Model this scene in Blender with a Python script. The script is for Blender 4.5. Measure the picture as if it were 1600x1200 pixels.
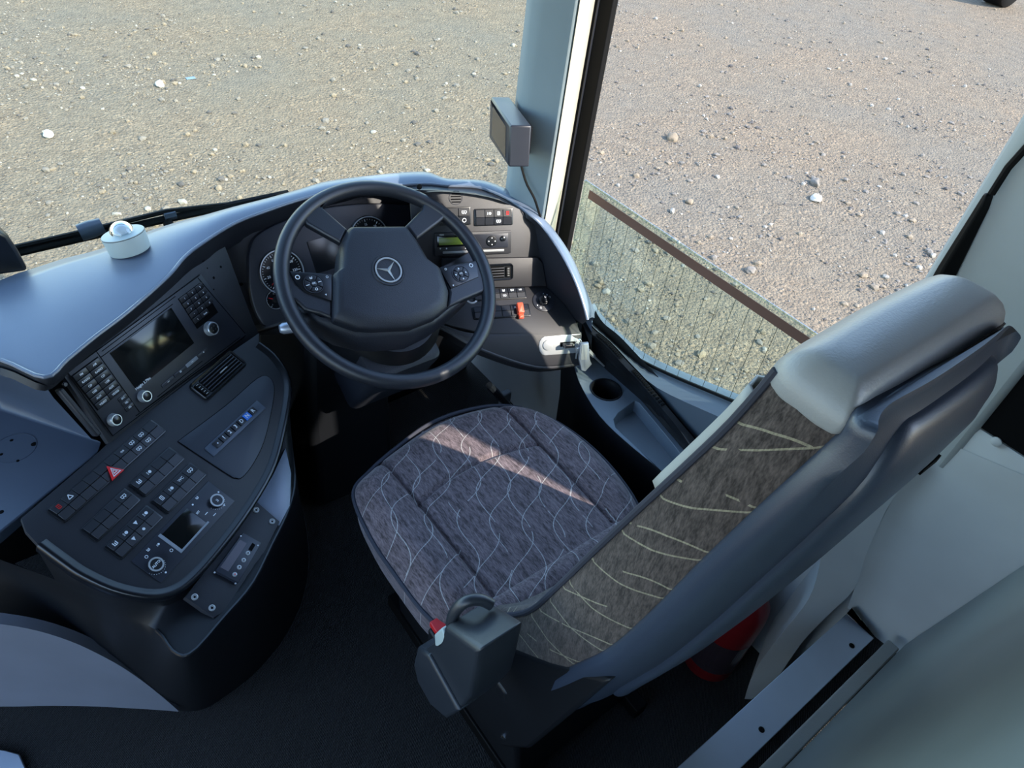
import bpy, bmesh, math, random
from mathutils import Vector, Matrix, noise
for o in list(bpy.data.objects): bpy.data.objects.remove(o)
random.seed(7)
sc=bpy.context.scene; COL=sc.collection
# ---------------------------------------------------------------- camera
FPX=1110.0; EYE=Vector((0,0,1.63))
ax=Vector((0.79343404,-0.59873399,0.10945334)); ay=Vector((0.34488547,0.59043043,0.72968892)); az=Vector((-0.50151414,-0.54121116,0.67496225))
RC=Matrix((ax,ay,az)).transposed()          # columns: camera right, up, back
cd=bpy.data.cameras.new('camera'); cam=bpy.data.objects.new('camera',cd); COL.objects.link(cam)
cd.sensor_width=36; cd.lens=FPX*36/1600; cd.clip_start=0.02; cd.clip_end=400
cam.matrix_world=Matrix.Translation(EYE)@RC.to_4x4(); sc.camera=cam
# ---------------------------------------------------------------- light
w=bpy.data.worlds.new('sky'); sc.world=w; w.use_nodes=True
nt=w.node_tree; nt.nodes.clear()
out=nt.nodes.new('ShaderNodeOutputWorld'); bg=nt.nodes.new('ShaderNodeBackground'); sky=nt.nodes.new('ShaderNodeTexSky')
sky.sky_type='NISHITA'; sky.sun_disc=False; sky.sun_elevation=math.radians(38); sky.sun_rotation=math.radians(162)
sky.altitude=50; sky.air_density=1.2; sky.dust_density=0.6; sky.ozone_density=1.6
bg.inputs['Strength'].default_value=0.95
tn=nt.nodes.new('ShaderNodeMix'); tn.data_type='RGBA'; tn.blend_type='MULTIPLY'; tn.inputs[0].default_value=1; tn.inputs[7].default_value=(0.97,1.0,1.06,1)
nt.links.new(sky.outputs[0],tn.inputs[6]); nt.links.new(tn.outputs[2],bg.inputs[0]); nt.links.new(bg.outputs[0],out.inputs[0])
SUND=Vector((0.2804,-0.7306,0.6225)).normalized()      # towards the sun
sl=bpy.data.lights.new('sun','SUN'); sl.energy=12; sl.angle=0.009; sl.color=(1,0.905,0.77)
so=bpy.data.objects.new('sun',sl); COL.objects.link(so); so.rotation_euler=SUND.to_track_quat('Z','Y').to_euler(); so.location=(5,-2,8)
sc.view_settings.view_transform='Standard'; sc.view_settings.look='None'; sc.view_settings.gamma=1; sc.view_settings.use_curve_mapping=False
sc.view_settings.exposure=-0.32
# ---------------------------------------------------------------- materials
def srgb(r,g,b):
    f=lambda c:(c/255/12.92) if c/255<=0.04045 else ((c/255+0.055)/1.055)**2.4
    return (f(r),f(g),f(b),1)
class NT:
    def __init__(s,name):
        s.m=bpy.data.materials.new(name); s.m.use_nodes=True; s.t=s.m.node_tree; s.b=s.t.nodes['Principled BSDF']
    def n(s,typ,**k):
        x=s.t.nodes.new(typ)
        for a,v in k.items(): setattr(x,a,v)
        return x
    def l(s,a,b): s.t.links.new(a,b)
    def math(s,op,a,b=None):
        x=s.n('ShaderNodeMath',operation=op)
        for i,v in enumerate((a,b)):
            if v is None: continue
            if isinstance(v,(int,float)): x.inputs[i].default_value=v
            else: s.l(v,x.inputs[i])
        return x.outputs[0]
    def noise(s,scale,detail=3,vec=None,rough=0.5):
        x=s.n('ShaderNodeTexNoise'); x.inputs['Scale'].default_value=scale; x.inputs['Detail'].default_value=detail; x.inputs['Roughness'].default_value=rough
        s.l(vec if vec else s.coord(),x.inputs['Vector']); return x
    def coord(s):
        if not hasattr(s,'_c'): s._c=s.n('ShaderNodeTexCoord').outputs['Object']
        return s._c
    def ramp(s,fac,stops):
        r=s.n('ShaderNodeValToRGB'); e=r.color_ramp.elements
        while len(e)<len(stops): e.new(0.5)
        for i,(p,c) in enumerate(stops): e[i].position=p; e[i].color=c
        s.l(fac,r.inputs[0]); return r.outputs[0]
    def mix(s,fac,a,b):
        x=s.n('ShaderNodeMix',data_type='RGBA')
        if isinstance(fac,float): x.inputs[0].default_value=fac
        else: s.l(fac,x.inputs[0])
        for i,v in ((6,a),(7,b)):
            if isinstance(v,tuple): x.inputs[i].default_value=v
            else: s.l(v,x.inputs[i])
        return x.outputs[2]
    def bump(s,h,strength,dist):
        x=s.n('ShaderNodeBump'); x.inputs['Strength'].default_value=strength; x.inputs['Distance'].default_value=dist
        s.l(h,x.inputs['Height']); s.l(x.outputs[0],s.b.inputs['Normal'])
def plastic(name,col,rough=0.45,spec=0.5,grain=600,gs=0.25,metal=0,var=0.12,coat=0):
    t=NT(name); t.b.inputs['Roughness'].default_value=rough; t.b.inputs['Metallic'].default_value=metal
    t.b.inputs['Specular IOR Level'].default_value=spec; t.b.inputs['Coat Weight'].default_value=coat
    c=srgb(*col); n=t.noise(3.5,4)
    lo=tuple(x*(1-var) for x in c[:3])+(1,); hi=tuple(min(1,x*(1+var)) for x in c[:3])+(1,)
    t.l(t.ramp(n.outputs[0],[(0.3,lo),(0.7,hi)]),t.b.inputs['Base Color'])
    if grain:
        g=t.noise(grain,2); t.bump(g.outputs[0],gs,0.0006)
    return t.m
M={}
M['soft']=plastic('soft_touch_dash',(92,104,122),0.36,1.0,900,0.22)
M['soft2']=plastic('matt_panel',(44,50,60),0.45,0.5,900,0.22)
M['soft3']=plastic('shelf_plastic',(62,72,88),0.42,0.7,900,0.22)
M['dash']=plastic('dash_plastic',(33,35,41),0.5,0.45,1100,0.35)
M['fascia']=plastic('fascia_plastic',(40,40,44),0.48,0.5,1100,0.4)
M['black']=plastic('black_plastic',(17,19,23),0.45,0.4,900,0.25)
M['gloss']=plastic('satin_black_rim',(16,19,24),0.28,0.6,0)
M['button']=plastic('button_plastic',(30,32,38),0.38,0.5,0)
M['unit']=plastic('unit_face',(38,41,50),0.4,0.5,0)
M['void']=plastic('deep_black',(7,8,10),0.8,0.1,0)
M['rubber']=plastic('rubber_black',(8,8,9),0.6,0.15,0)
M['wheel']=plastic('wheel_leather',(32,35,42),0.40,0.55,500,0.35)
M['hub']=plastic('hub_plastic',(30,33,41),0.5,0.5,500,0.7)
M['chrome']=plastic('chrome',(200,205,210),0.14,0.5,0,metal=1,var=0.02)
M['armr']=plastic('armrest_plastic',(34,39,46),0.42,0.7,700,0.3)
M['ringmetal']=plastic('ring_metal',(190,196,202),0.3,0.6,0,metal=0.55,var=0.02)
M['silver']=plastic('silver_plastic',(165,167,168),0.35,0.5,0,metal=0.3)
M['alu']=plastic('brushed_aluminium',(185,192,204),0.42,0.5,0,metal=0.75)
M['screen']=plastic('dark_screen',(14,17,18),0.12,0.5,0)
M['lcdgreen']=plastic('green_lcd',(120,135,50),0.3,0.5,0)
M['lcdred']=plastic('dark_red_window',(52,42,48),0.2,0.5,0)
M['white']=plastic('white_print',(215,220,225),0.5,0.4,0)
M['grey_print']=plastic('grey_print',(130,135,142),0.5,0.4,0)
M['red']=plastic('red_plastic',(205,35,40),0.4,0.5,0)
M['orange']=plastic('orange_red_cover',(235,95,70),0.4,0.5,0)
M['redprint']=plastic('red_print',(190,40,40),0.5,0.4,0)
M['blue']=plastic('blue_key',(55,120,215),0.4,0.5,0)
M['wall']=plastic('light_grey_moulding',(186,190,192),0.5,0.45,700,0.15)
M['wall2']=plastic('grey_pillar_moulding',(158,163,164),0.5,0.45,700,0.15)
M['pillar']=plastic('pillar_trim',(124,138,144),0.5,0.45,700,0.1)
M['cream']=plastic('cream_trim',(168,164,150),0.5,0.4,0)
M['skirt']=plastic('grey_skirt',(112,116,126),0.6,0.35,500,0.2)
M['part']=plastic('partition_vinyl',(122,130,128),0.42,0.5,60,0.15)
M['vinylstrip']=plastic('pale_vinyl_edging',(150,150,145),0.6,0.3,900,0.5)
M['leather']=plastic('grey_leather',(146,147,146),0.38,0.55,350,0.45)
M['beige']=plastic('pale_leather',(160,162,158),0.45,0.4,350,0.3)
M['shell']=plastic('seat_shell',(48,58,74),0.40,0.8,700,0.25)
M['sensor']=plastic('pale_grey_housing',(170,182,180),0.4,0.5,0)
M['extred']=plastic('extinguisher_red',(120,22,28),0.3,0.6,0)
M['brownstrip']=plastic('brown_edge_strip',(105,78,68),0.5,0.3,0)
M['litter']=plastic('faded_blue',(110,130,150),0.6,0.3,0)
M['line']=plastic('heating_wire',(50,58,52),0.6,0.3,0)
M['tray']=plastic('tray_plastic',(92,104,116),0.42,0.8,900,0.3)
M['roof']=plastic('roof_lining',(95,98,100),0.8,0.2,0)
M['piping']=plastic('dark_piping',(52,54,64),0.7,0.3,500,0.3)
def mk_glass(name,tint,refl=0.06,rough=0.0):
    t=NT(name); t.t.nodes.remove(t.b); o=t.t.nodes['Material Output']
    a=t.n('ShaderNodeBsdfTransparent'); a.inputs[0].default_value=tint
    g=t.n('ShaderNodeBsdfGlossy'); g.inputs['Roughness'].default_value=rough; g.inputs[0].default_value=(1,1,1,1)
    lw=t.n('ShaderNodeLayerWeight'); lw.inputs[0].default_value=0.25
    f=t.math('MULTIPLY',lw.outputs['Fresnel'],refl*4)
    mx=t.n('ShaderNodeMixShader'); t.l(f,mx.inputs[0]); t.l(a.outputs[0],mx.inputs[1]); t.l(g.outputs[0],mx.inputs[2]); t.l(mx.outputs[0],o.inputs[0]); return t.m
M['windscreen']=mk_glass('windscreen_glass',(0.965,0.995,0.955,1),0.05)
M['sideglass']=mk_glass('side_glass',(0.86,0.925,0.88,1),0.06)
M['dome']=mk_glass('clear_dome',(0.8,0.85,0.87,1),0.5,0.05)
def mk_ground():
    t=NT('gravel'); t.b.inputs['Roughness'].default_value=0.9; t.b.inputs['Specular IOR Level'].default_value=0.05
    c=t.coord()
    v1=t.n('ShaderNodeTexVoronoi'); v1.inputs['Scale'].default_value=48; t.l(c,v1.inputs['Vector'])
    v2=t.n('ShaderNodeTexVoronoi'); v2.inputs['Scale'].default_value=120; t.l(c,v2.inputs['Vector'])
    v3=t.n('ShaderNodeTexVoronoi'); v3.inputs['Scale'].default_value=21; t.l(c,v3.inputs['Vector'])
    nb=t.noise(0.55,5,rough=0.65); nm=t.noise(2.3,4); nf=t.noise(260,3)
    base=t.ramp(nb.outputs[0],[(0.36,(0.172,0.151,0.118,1)),(0.50,(0.184,0.154,0.114,1)),(0.63,(0.198,0.158,0.112,1))])
    s1=t.n('ShaderNodeSeparateColor'); t.l(v1.outputs['Color'],s1.inputs[0])
    s2=t.n('ShaderNodeSeparateColor'); t.l(v2.outputs['Color'],s2.inputs[0])
    k=t.math('ADD',t.math('MULTIPLY',s1.outputs[0],0.55),t.math('MULTIPLY',s2.outputs[1],0.45))
    kk=t.ramp(k,[(0.1,(0.74,0.74,0.75,1)),(0.5,(0.98,0.98,0.98,1)),(0.95,(1.38,1.37,1.35,1))])
    s3c=t.n('ShaderNodeSeparateColor'); t.l(v3.outputs['Color'],s3c.inputs[0])
    kk=t.mix(t.math('MULTIPLY',t.math('GREATER_THAN',s3c.outputs[2],0.8),t.math('LESS_THAN',v3.outputs['Distance'],0.4)),kk,(1.25,1.22,1.2,1))
    clump=t.ramp(t.noise(1.1,5,rough=0.7).outputs[0],[(0.38,(0.25,)*3+(1,)),(0.62,(1,1,1,1))])
    mu=t.n('ShaderNodeMix',data_type='RGBA',blend_type='MULTIPLY'); t.l(clump,mu.inputs[0]); t.l(base,mu.inputs[6]); t.l(kk,mu.inputs[7])
    pt_=t.ramp(t.noise(7,5,rough=0.7).outputs[0],[(0.35,(0.86,0.86,0.87,1)),(0.65,(1.12,1.11,1.09,1))]); m2=t.n('ShaderNodeMix',data_type='RGBA',blend_type='MULTIPLY'); m2.inputs[0].default_value=1; t.l(mu.outputs[2],m2.inputs[6]); t.l(pt_,m2.inputs[7])
    t.l(m2.outputs[2],t.b.inputs['Base Color'])
    h=t.math('ADD',t.math('MULTIPLY',v1.outputs['Distance'],-1.2),t.math('MULTIPLY',v2.outputs['Distance'],-0.5))
    # sparse larger stones stand higher
    s3=t.n('ShaderNodeSeparateColor'); t.l(v3.outputs['Color'],s3.inputs[0])
    big=t.math('MULTIPLY',t.math('GREATER_THAN',s3.outputs[2],0.8),t.math('MAXIMUM',t.math('SUBTRACT',0.45,v3.outputs['Distance']),0.0))
    h=t.math('ADD',h,t.math('MULTIPLY',t.math('MULTIPLY',big,clump),4.0)); h=t.math('ADD',h,t.math('MULTIPLY',nf.outputs[0],0.35)); h=t.math('ADD',h,t.math('MULTIPLY',nm.outputs[0],1.2))
    t.bump(h,0.75,0.014); return t.m
M['ground']=mk_ground()
def mk_stone(name,col):
    t=NT(name); t.b.inputs['Roughness'].default_value=0.9
    n=t.noise(14,4); c=srgb(*col); lo=tuple(x*0.7 for x in c[:3])+(1,)
    t.l(t.ramp(n.outputs[0],[(0.3,lo),(0.7,c)]),t.b.inputs['Base Color']); g=t.noise(90,4); t.bump(g.outputs[0],0.5,0.004); return t.m
M['stoneA']=mk_stone('grey_stone',(124,117,107)); M['stoneB']=mk_stone('tan_stone',(134,121,102)); M['stoneD']=mk_stone('dark_stone',(90,85,80)); M['stoneE']=mk_stone('pale_stone',(156,150,138)); M['stoneC']=mk_stone('white_stone',(205,200,190))
def mk_carpet():
    t=NT('ribbed_carpet'); t.b.inputs['Roughness'].default_value=0.95; t.b.inputs['Specular IOR Level'].default_value=0.15
    c=t.coord(); mp=t.n('ShaderNodeMapping'); mp.inputs['Rotation'].default_value=(0,0,0.9); t.l(c,mp.inputs[0])
    wv=t.n('ShaderNodeTexWave'); wv.inputs['Scale'].default_value=95; wv.inputs['Distortion'].default_value=2.5; wv.inputs['Detail'].default_value=2; wv.inputs['Detail Scale'].default_value=3; t.l(mp.outputs[0],wv.inputs[0])
    n=t.noise(420,3); h=t.math('ADD',wv.outputs['Fac'],t.math('MULTIPLY',n.outputs[0],0.9))
    t.l(t.ramp(h,[(0.45,(0.010,0.0105,0.011,1)),(1.3,(0.060,0.058,0.056,1))]),t.b.inputs['Base Color'])
    t.bump(h,0.7,0.003); return t.m
M['carpet']=mk_carpet()
def mk_fabric(name,base,line,axes,p,q,amp,thick,hair,rot=0):
    # pile cloth with two crossing families of wavy stitched lines; axes = which object axes carry the pattern
    t=NT(name); t.b.inputs['Roughness'].default_value=0.85; t.b.inputs['Sheen Weight'].default_value=0.25; t.b.inputs['Sheen Roughness'].default_value=0.4; t.b.inputs['Specular IOR Level'].default_value=0.2
    sp=t.n('ShaderNodeSeparateXYZ'); t.l(t.coord(),sp.inputs[0])
    A=sp.outputs[axes[0]]; B=sp.outputs[axes[1]]
    if rot: A,B=t.math('SUBTRACT',t.math('MULTIPLY',A,math.cos(rot)),t.math('MULTIPLY',B,math.sin(rot))),t.math('ADD',t.math('MULTIPLY',A,math.sin(rot)),t.math('MULTIPLY',B,math.cos(rot)))
    wob=t.noise(9,1); A=t.math('ADD',A,t.math('MULTIPLY',wob.outputs[0],0.012))
    if hair: A=t.math('ADD',A,t.math('MULTIPLY',B,hair))
    fac=None
    for k,(ph,sg,pp,qq) in enumerate([(0,1,p,q),(0.37,-1,p*1.02,q*1.1)]):
        ang=t.math('MULTIPLY',t.math('ADD',B,ph*0.1),6.2832/qq)
        x=t.math('ADD',t.math('DIVIDE',A,pp),t.math('MULTIPLY',t.math('SINE',ang),amp*sg))
        x=t.math('ADD',x,ph)
        d=t.math('ABSOLUTE',t.math('SUBTRACT',t.math('FRACT',x),0.5))
        # width is even across slope changes
        ln=t.math('LESS_THAN',d,thick/pp)
        cut=t.n('ShaderNodeTexNoise'); cut.inputs['Scale'].default_value=11+3*k; t.l(t.coord(),cut.inputs['Vector'])
        ln=t.math('MULTIPLY',ln,t.math('GREATER_THAN',cut.outputs[0],0.40 if k<2 else 0.52))
        fac=ln if fac is None else t.math('MAXIMUM',fac,ln)
    mp=t.n('ShaderNodeMapping'); mp.inputs['Scale'].default_value=(1,0.22,1) if axes[0]==0 else (1,1,0.25); mp.inputs['Rotation'].default_value=(0,0,0.7) if axes[0]==0 else (0.5,0,0); t.l(t.coord(),mp.inputs[0])
    pile=t.noise(520,3,mp.outputs[0]); pl=t.noise(160,3,mp.outputs[0])
    b=srgb(*base); lo=tuple(x*0.45 for x in b[:3])+(1,); hi=tuple(x*1.7 for x in b[:3])+(1,)
    pc=t.ramp(t.math('ADD',t.math('MULTIPLY',pile.outputs[0],0.5),t.math('MULTIPLY',pl.outputs[0],0.5)),[(0.38,lo),(0.5,b),(0.66,hi)])
    fac=t.math('MULTIPLY',fac,t.math('ADD',0.1,t.math('MULTIPLY',pile.outputs[0],1.0)))
    t.l(t.mix(fac,pc,srgb(*line)),t.b.inputs['Base Color'])
    t.bump(t.math('ADD',pile.outputs[0],t.math('MULTIPLY',fac,0.8)),0.35,0.0015); return t.m
M['fab_seat']=mk_fabric('seat_cloth',(98,87,90),(182,180,178),(0,1),0.062,0.19,0.36,0.0009,0,rot=0.63)
M['fab_side']=mk_fabric('side_cloth',(72,64,60),(160,152,126),(2,1),0.078,0.34,0.30,0.0013,0.45)
# ---------------------------------------------------------------- pixel -> place helpers (photo frame 1600x1200)
def ray(u,v): return RC@Vector((u-800,600-v,-FPX))
def PZ(u,v,z): r=ray(u,v); return EYE+r*((z-EYE.z)/r.z)
def PX(u,v,x): r=ray(u,v); return EYE+r*(x/r.x)
def PY(u,v,y): r=ray(u,v); return EYE+r*(y/r.y)
class Fr:
    """plane frame: e1 to the right, e2 down the face, n out of the face"""
    def __init__(s,o,e1,tilt):
        s.o=Vector(o); s.e1=Vector((e1[0],e1[1],0)).normalized(); h=Vector((s.e1.y,-s.e1.x,0)); th=math.radians(tilt)
        s.e2=h*math.cos(th)-Vector((0,0,1))*math.sin(th); s.n=s.e2.cross(s.e1)
    def W(s,a,b,c=0): return s.o+s.e1*a+s.e2*b+s.n*c
    def hit(s,u,v,c=0):
        r=ray(u,v); t=((s.o+s.n*c-EYE).dot(s.n))/r.dot(s.n); return EYE+r*t
    def L(s,u,v,c=0):
        p=s.hit(u,v,c)-s.o; return (p.dot(s.e1),p.dot(s.e2))
# ---------------------------------------------------------------- object helpers
ROOT={}
def empty(name,loc,label,cat,group=None):
    o=bpy.data.objects.new(name,None); COL.objects.link(o); o.location=loc; o['label']=label; o['category']=cat; o.empty_display_size=0.05
    if group: o['group']=group
    ROOT[o.name]=Vector(loc); return o
def obj(name,bm,mats,parent=None,label=None,cat=None,kind=None,group=None,angle=38,bevel=0,sub=0,seg=2,loc=None,solid=0):
    if not isinstance(mats,(list,tuple)): mats=[mats]
    off=ROOT[parent.name] if parent else (Vector(loc) if loc is not None else Vector((0,0,0)))
    if not parent and loc is None and not kind:
        bb=[v.co for v in bm.verts]; off=Vector((sum(v.x for v in bb)/len(bb),sum(v.y for v in bb)/len(bb),min(v.z for v in bb)))
    bmesh.ops.translate(bm,verts=bm.verts,vec=-off)
    me=bpy.data.meshes.new(name); bm.to_mesh(me); bm.free()
    for m in mats: me.materials.append(M[m])
    if angle is None: me.shade_flat()
    else:
        me.shade_smooth()
        if not sub: me.set_sharp_from_angle(angle=math.radians(angle))
    o=bpy.data.objects.new(name,me); COL.objects.link(o)
    if parent: o.parent=parent
    else: o.location=off
    ROOT[o.name]=off
    if label: o['label']=label
    if cat: o['category']=cat
    if kind: o['kind']=kind
    if group: o['group']=group
    if solid: md=o.modifiers.new('thickness','SOLIDIFY'); md.thickness=solid; md.offset=-1
    if bevel: md=o.modifiers.new('bevel','BEVEL'); md.width=bevel; md.segments=seg; md.limit_method='ANGLE'; md.angle_limit=math.radians(35)
    if sub: md=o.modifiers.new('sub','SUBSURF'); md.levels=sub; md.render_levels=sub
    return o
def face(bm,vs,mi=0):
    try: f=bm.faces.new(vs); f.material_index=mi; return f
    except ValueError: return None
def loft(bm,rings,closed=True,cap0=True,cap1=True,mi=0):
    R=[[bm.verts.new(p) for p in r] for r in rings]; n=len(rings[0])
    for a,b in zip(R,R[1:]):
        for i in range(n if closed else n-1):
            j=(i+1)%n; face(bm,(a[i],a[j],b[j],b[i]),mi)
    if closed and cap0: face(bm,R[0][::-1],mi)
    if closed and cap1: face(bm,R[-1],mi)
    return R
def fixn(bm): bmesh.ops.recalc_face_normals(bm,faces=bm.faces); return bm
def box(bm,c,s,mat=None,mi=0):
    c=Vector(c); v=[]
    for x in (-1,1):
        for y in (-1,1):
            for z in (-1,1):
                d=Vector((x*s[0]/2,y*s[1]/2,z*s[2]/2)); v.append(bm.verts.new(c+(mat@d if mat else d)))
    for q in ((0,1,3,2),(4,6,7,5),(0,4,5,1),(2,3,7,6),(0,2,6,4),(1,5,7,3)): face(bm,[v[i] for i in q],mi)
    return bm
def rr(x0,y0,x1,y1,r=0,seg=4):
    if x0>x1:x0,x1=x1,x0
    if y0>y1:y0,y1=y1,y0
    if r<=0: return [(x0,y0),(x1,y0),(x1,y1),(x0,y1)]
    P=[]
    for cx,cy,a in ((x1-r,y0+r,-90),(x1-r,y1-r,0),(x0+r,y1-r,90),(x0+r,y0+r,180)):
        for k in range(seg+1):
            t=math.radians(a+90*k/seg); P.append((cx+r*math.cos(t),cy+r*math.sin(t)))
    return P
def inset(P,d):
    n=len(P); o=[]; A=sum(P[i][0]*P[(i+1)%n][1]-P[(i+1)%n][0]*P[i][1] for i in range(n)); sg=1 if A>0 else -1
    for i in range(n):
        p0=Vector(P[i-1]);p1=Vector(P[i]);p2=Vector(P[(i+1)%n]); a=(p1-p0).normalized() if (p1-p0).length>1e-9 else Vector((1,0)); b=(p2-p1).normalized() if (p2-p1).length>1e-9 else a
        m=(Vector((-a.y,a.x))+Vector((-b.y,b.x)))*sg
        if m.length<1e-6: m=Vector((-a.y,a.x))*sg
        m.normalize(); k=max(0.5,m.dot(Vector((-a.y,a.x))*sg)); o.append(tuple(p1+m*(d/k)))
    return o
def prism(bm,F,P,c0,c1,bev=0,mi=0):
    """slab standing on frame F from height c0 to c1, top edge chamfered by bev"""
    rings=[[F.W(a,b,c0) for a,b in P]]
    if bev>0:
        rings.append([F.W(a,b,c1-bev) for a,b in P]); rings.append([F.W(a,b,c1-bev*0.3) for a,b in inset(P,bev*0.3)]); rings.append([F.W(a,b,c1) for a,b in inset(P,bev)])
    else: rings.append([F.W(a,b,c1) for a,b in P])
    loft(bm,rings,mi=mi); return bm
def rpx(F,p,q,r=0,c=0,seg=4):
    a=F.L(p[0],p[1],c); b=F.L(q[0],q[1],c); return rr(a[0],a[1],b[0],b[1],r,seg)
def disc(cx,cy,r,n=28,r2=None): return [(cx+r*math.cos(2*math.pi*k/n),cy+(r2 or r)*math.sin(2*math.pi*k/n)) for k in range(n)]
def turn(bm,F,cx,cy,prof,n=32,mi=0,cap=True):
    """lathe about F.n at (cx,cy); prof = [(radius,height)]"""
    return loft(bm,[[F.W(a,b,h) for a,b in disc(cx,cy,max(r,1e-5),n)] for r,h in prof],cap0=cap,cap1=cap,mi=mi)
def tube(bm,pts,r,n=10,closed=False,mi=0):
    pts=[Vector(p) for p in pts]; N=len(pts); rings=[]; up=None
    for i,p in enumerate(pts):
        if closed: d=pts[(i+1)%N]-pts[i-1]
        else: d=pts[min(i+1,N-1)]-pts[max(i-1,0)]
        d.normalize()
        if up is None:
            up=Vector((0,0,1)) if abs(d.z)<0.9 else Vector((1,0,0))
        s=d.cross(up).normalized(); up=s.cross(d).normalized(); rad=r[i] if isinstance(r,(list,tuple)) else r
        rings.append([p+(s*math.cos(2*math.pi*k/n)+up*math.sin(2*math.pi*k/n))*rad for k in range(n)])
    if closed: rings.append(rings[0]); loft(bm,rings,cap0=False,cap1=False,mi=mi); bmesh.ops.remove_doubles(bm,verts=bm.verts,dist=1e-6)
    else: loft(bm,rings,mi=mi)
    return bm
def spline(P,n):
    P=[Vector(p) for p in P]; o=[]; m=len(P)-1
    for k in range(n+1):
        t=k/n*m; i=min(int(t),m-1); f=t-i; a=P[max(i-1,0)];b=P[i];c=P[i+1];d=P[min(i+2,m)]
        o.append(0.5*((2*b)+(c-a)*f+(2*a-5*b+4*c-d)*f*f+(3*b-a-3*c+d)*f**3))
    return o
def text(bm,F,s,a,b,size,c,rot=0,mi=0,font_bold=False):
    """lettering lying on frame F, centred on (a,b)"""
    cu=bpy.data.curves.new('t','FONT'); cu.body=s; cu.size=size; cu.align_x='CENTER'; cu.align_y='CENTER'; cu.resolution_u=2; cu.offset=size*0.02
    to=bpy.data.objects.new('t',cu); me=bpy.data.meshes.new_from_object(to)
    vs=[]; cr,sr=math.cos(rot),math.sin(rot)
    for v in me.vertices:
        x=v.co.x*cr-v.co.y*sr; y=v.co.x*sr+v.co.y*cr; vs.append(bm.verts.new(F.W(a+x,b-y,c)))
    for p in me.polygons: face(bm,[vs[i] for i in p.vertices],mi)
    bpy.data.objects.remove(to); bpy.data.curves.remove(cu); bpy.data.meshes.remove(me)
def ring(bm,F,a,b,r0,r1,c0,c1,n=24,mi=0):
    R=[[F.W(x,y,c0) for x,y in disc(a,b,r1,n)],[F.W(x,y,c1) for x,y in disc(a,b,r1,n)],[F.W(x,y,c1) for x,y in disc(a,b,r0,n)],[F.W(x,y,c0) for x,y in disc(a,b,r0,n)]]
    loft(bm,R+[R[0]],cap0=False,cap1=False,mi=mi)
def icon(bm,F,kind,a,b,s,c,mi=0):
    h=s*0.5; e=c+0.0003
    def bar(x0,y0,x1,y1): prism(bm,F,rr(a+x0*h,b+y0*h,a+x1*h,b+y1*h),c,e,mi=mi)
    if kind=='ring': ring(bm,F,a,b,h*0.6,h*0.85,c,e,16,mi)
    elif kind=='dot': prism(bm,F,disc(a,b,h*0.5,12),c,e,mi=mi)
    elif kind=='tri': prism(bm,F,[(a-h*.7,b+h*.6),(a+h*.7,b+h*.6),(a,b-h*.7)],c,e,mi=mi)
    elif kind=='trid': prism(bm,F,[(a-h*.7,b-h*.6),(a,b+h*.7),(a+h*.7,b-h*.6)][::-1],c,e,mi=mi)
    elif kind=='bar': bar(-1,-.2,1,.2)
    elif kind=='lamp': bar(-1,-.5,-.6,-.3); bar(-1,-.1,-.6,.1); bar(-1,.3,-.6,.5); prism(bm,F,disc(a+.2*h,b,h*.55,14),c,e,mi=mi)
    elif kind=='bus': bar(-1,-.5,1,-.3); bar(-1,-.3,-.8,.4); bar(.8,-.3,1,.4); bar(-1,.3,1,.5); bar(-.15,-.3,.05,.3); bar(-.6,.5,-.3,.8); bar(.3,.5,.6,.8)
    elif kind=='wave': bar(-.9,-.7,-.6,.5); bar(-.3,-.4,0,.8); bar(.3,-.7,.6,.5); bar(-.9,.5,.6,.65)
    elif kind=='door': bar(-.6,-.8,-.4,.8); bar(.4,-.8,.6,.8); bar(-.6,-.8,.6,-.6); bar(-.6,.6,.6,.8); bar(-.1,-.8,.1,.8)
    elif kind=='tringle':
        for q in range(3):
            a0=math.radians(90+120*q); a1=a0+math.radians(120); p=Vector((math.cos(a0),-math.sin(a0)))*h; r=Vector((math.cos(a1),-math.sin(a1)))*h
            d=(r-p).normalized(); nn=Vector((-d.y,d.x))*h*.14; prism(bm,F,[(a+p.x-nn.x,b+p.y-nn.y),(a+r.x-nn.x,b+r.y-nn.y),(a+r.x+nn.x,b+r.y+nn.y),(a+p.x+nn.x,b+p.y+nn.y)],c,e,mi=mi)
B=bmesh.new
#================================================================ OUTSIDE
G=-1.0
bm=B(); v=[bm.verts.new(p) for p in ((-60,-60,G),(80,-60,G),(80,80,G),(-60,80,G))]; bm.faces.new(v)
obj('ground',bm,'ground',kind='structure')
def stone_geo(bm,c,s,mi=0,sub=1,flat=0.6):
    st=len(bm.verts); r=bmesh.ops.create_icosphere(bm,subdivisions=sub,radius=1); sd=Vector((random.random()*50,random.random()*50,0)); rot=Matrix.Rotation(random.random()*6.28,3,'Z')
    sx,sy,sz=s*random.uniform(.7,1.2),s*random.uniform(.7,1.2),s*flat*random.uniform(.7,1.2)
    for vv in r['verts']:
        p=vv.co.copy(); k=1+0.35*noise.noise(p*1.3+sd); vv.co=Vector(c)+rot@Vector((p.x*sx*k,p.y*sy*k,p.z*sz*k))
        for f in vv.link_faces: f.material_index=mi
tb=bmesh.new(); bmesh.ops.create_icosphere(tb,subdivisions=1,radius=1); tb.verts.ensure_lookup_table()
TV=[v.co.copy() for v in tb.verts]; TF=[[v.index for v in f.verts] for f in tb.faces]; tb.free()
VV=[];FF=[];MI=[]; cnt=0
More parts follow.
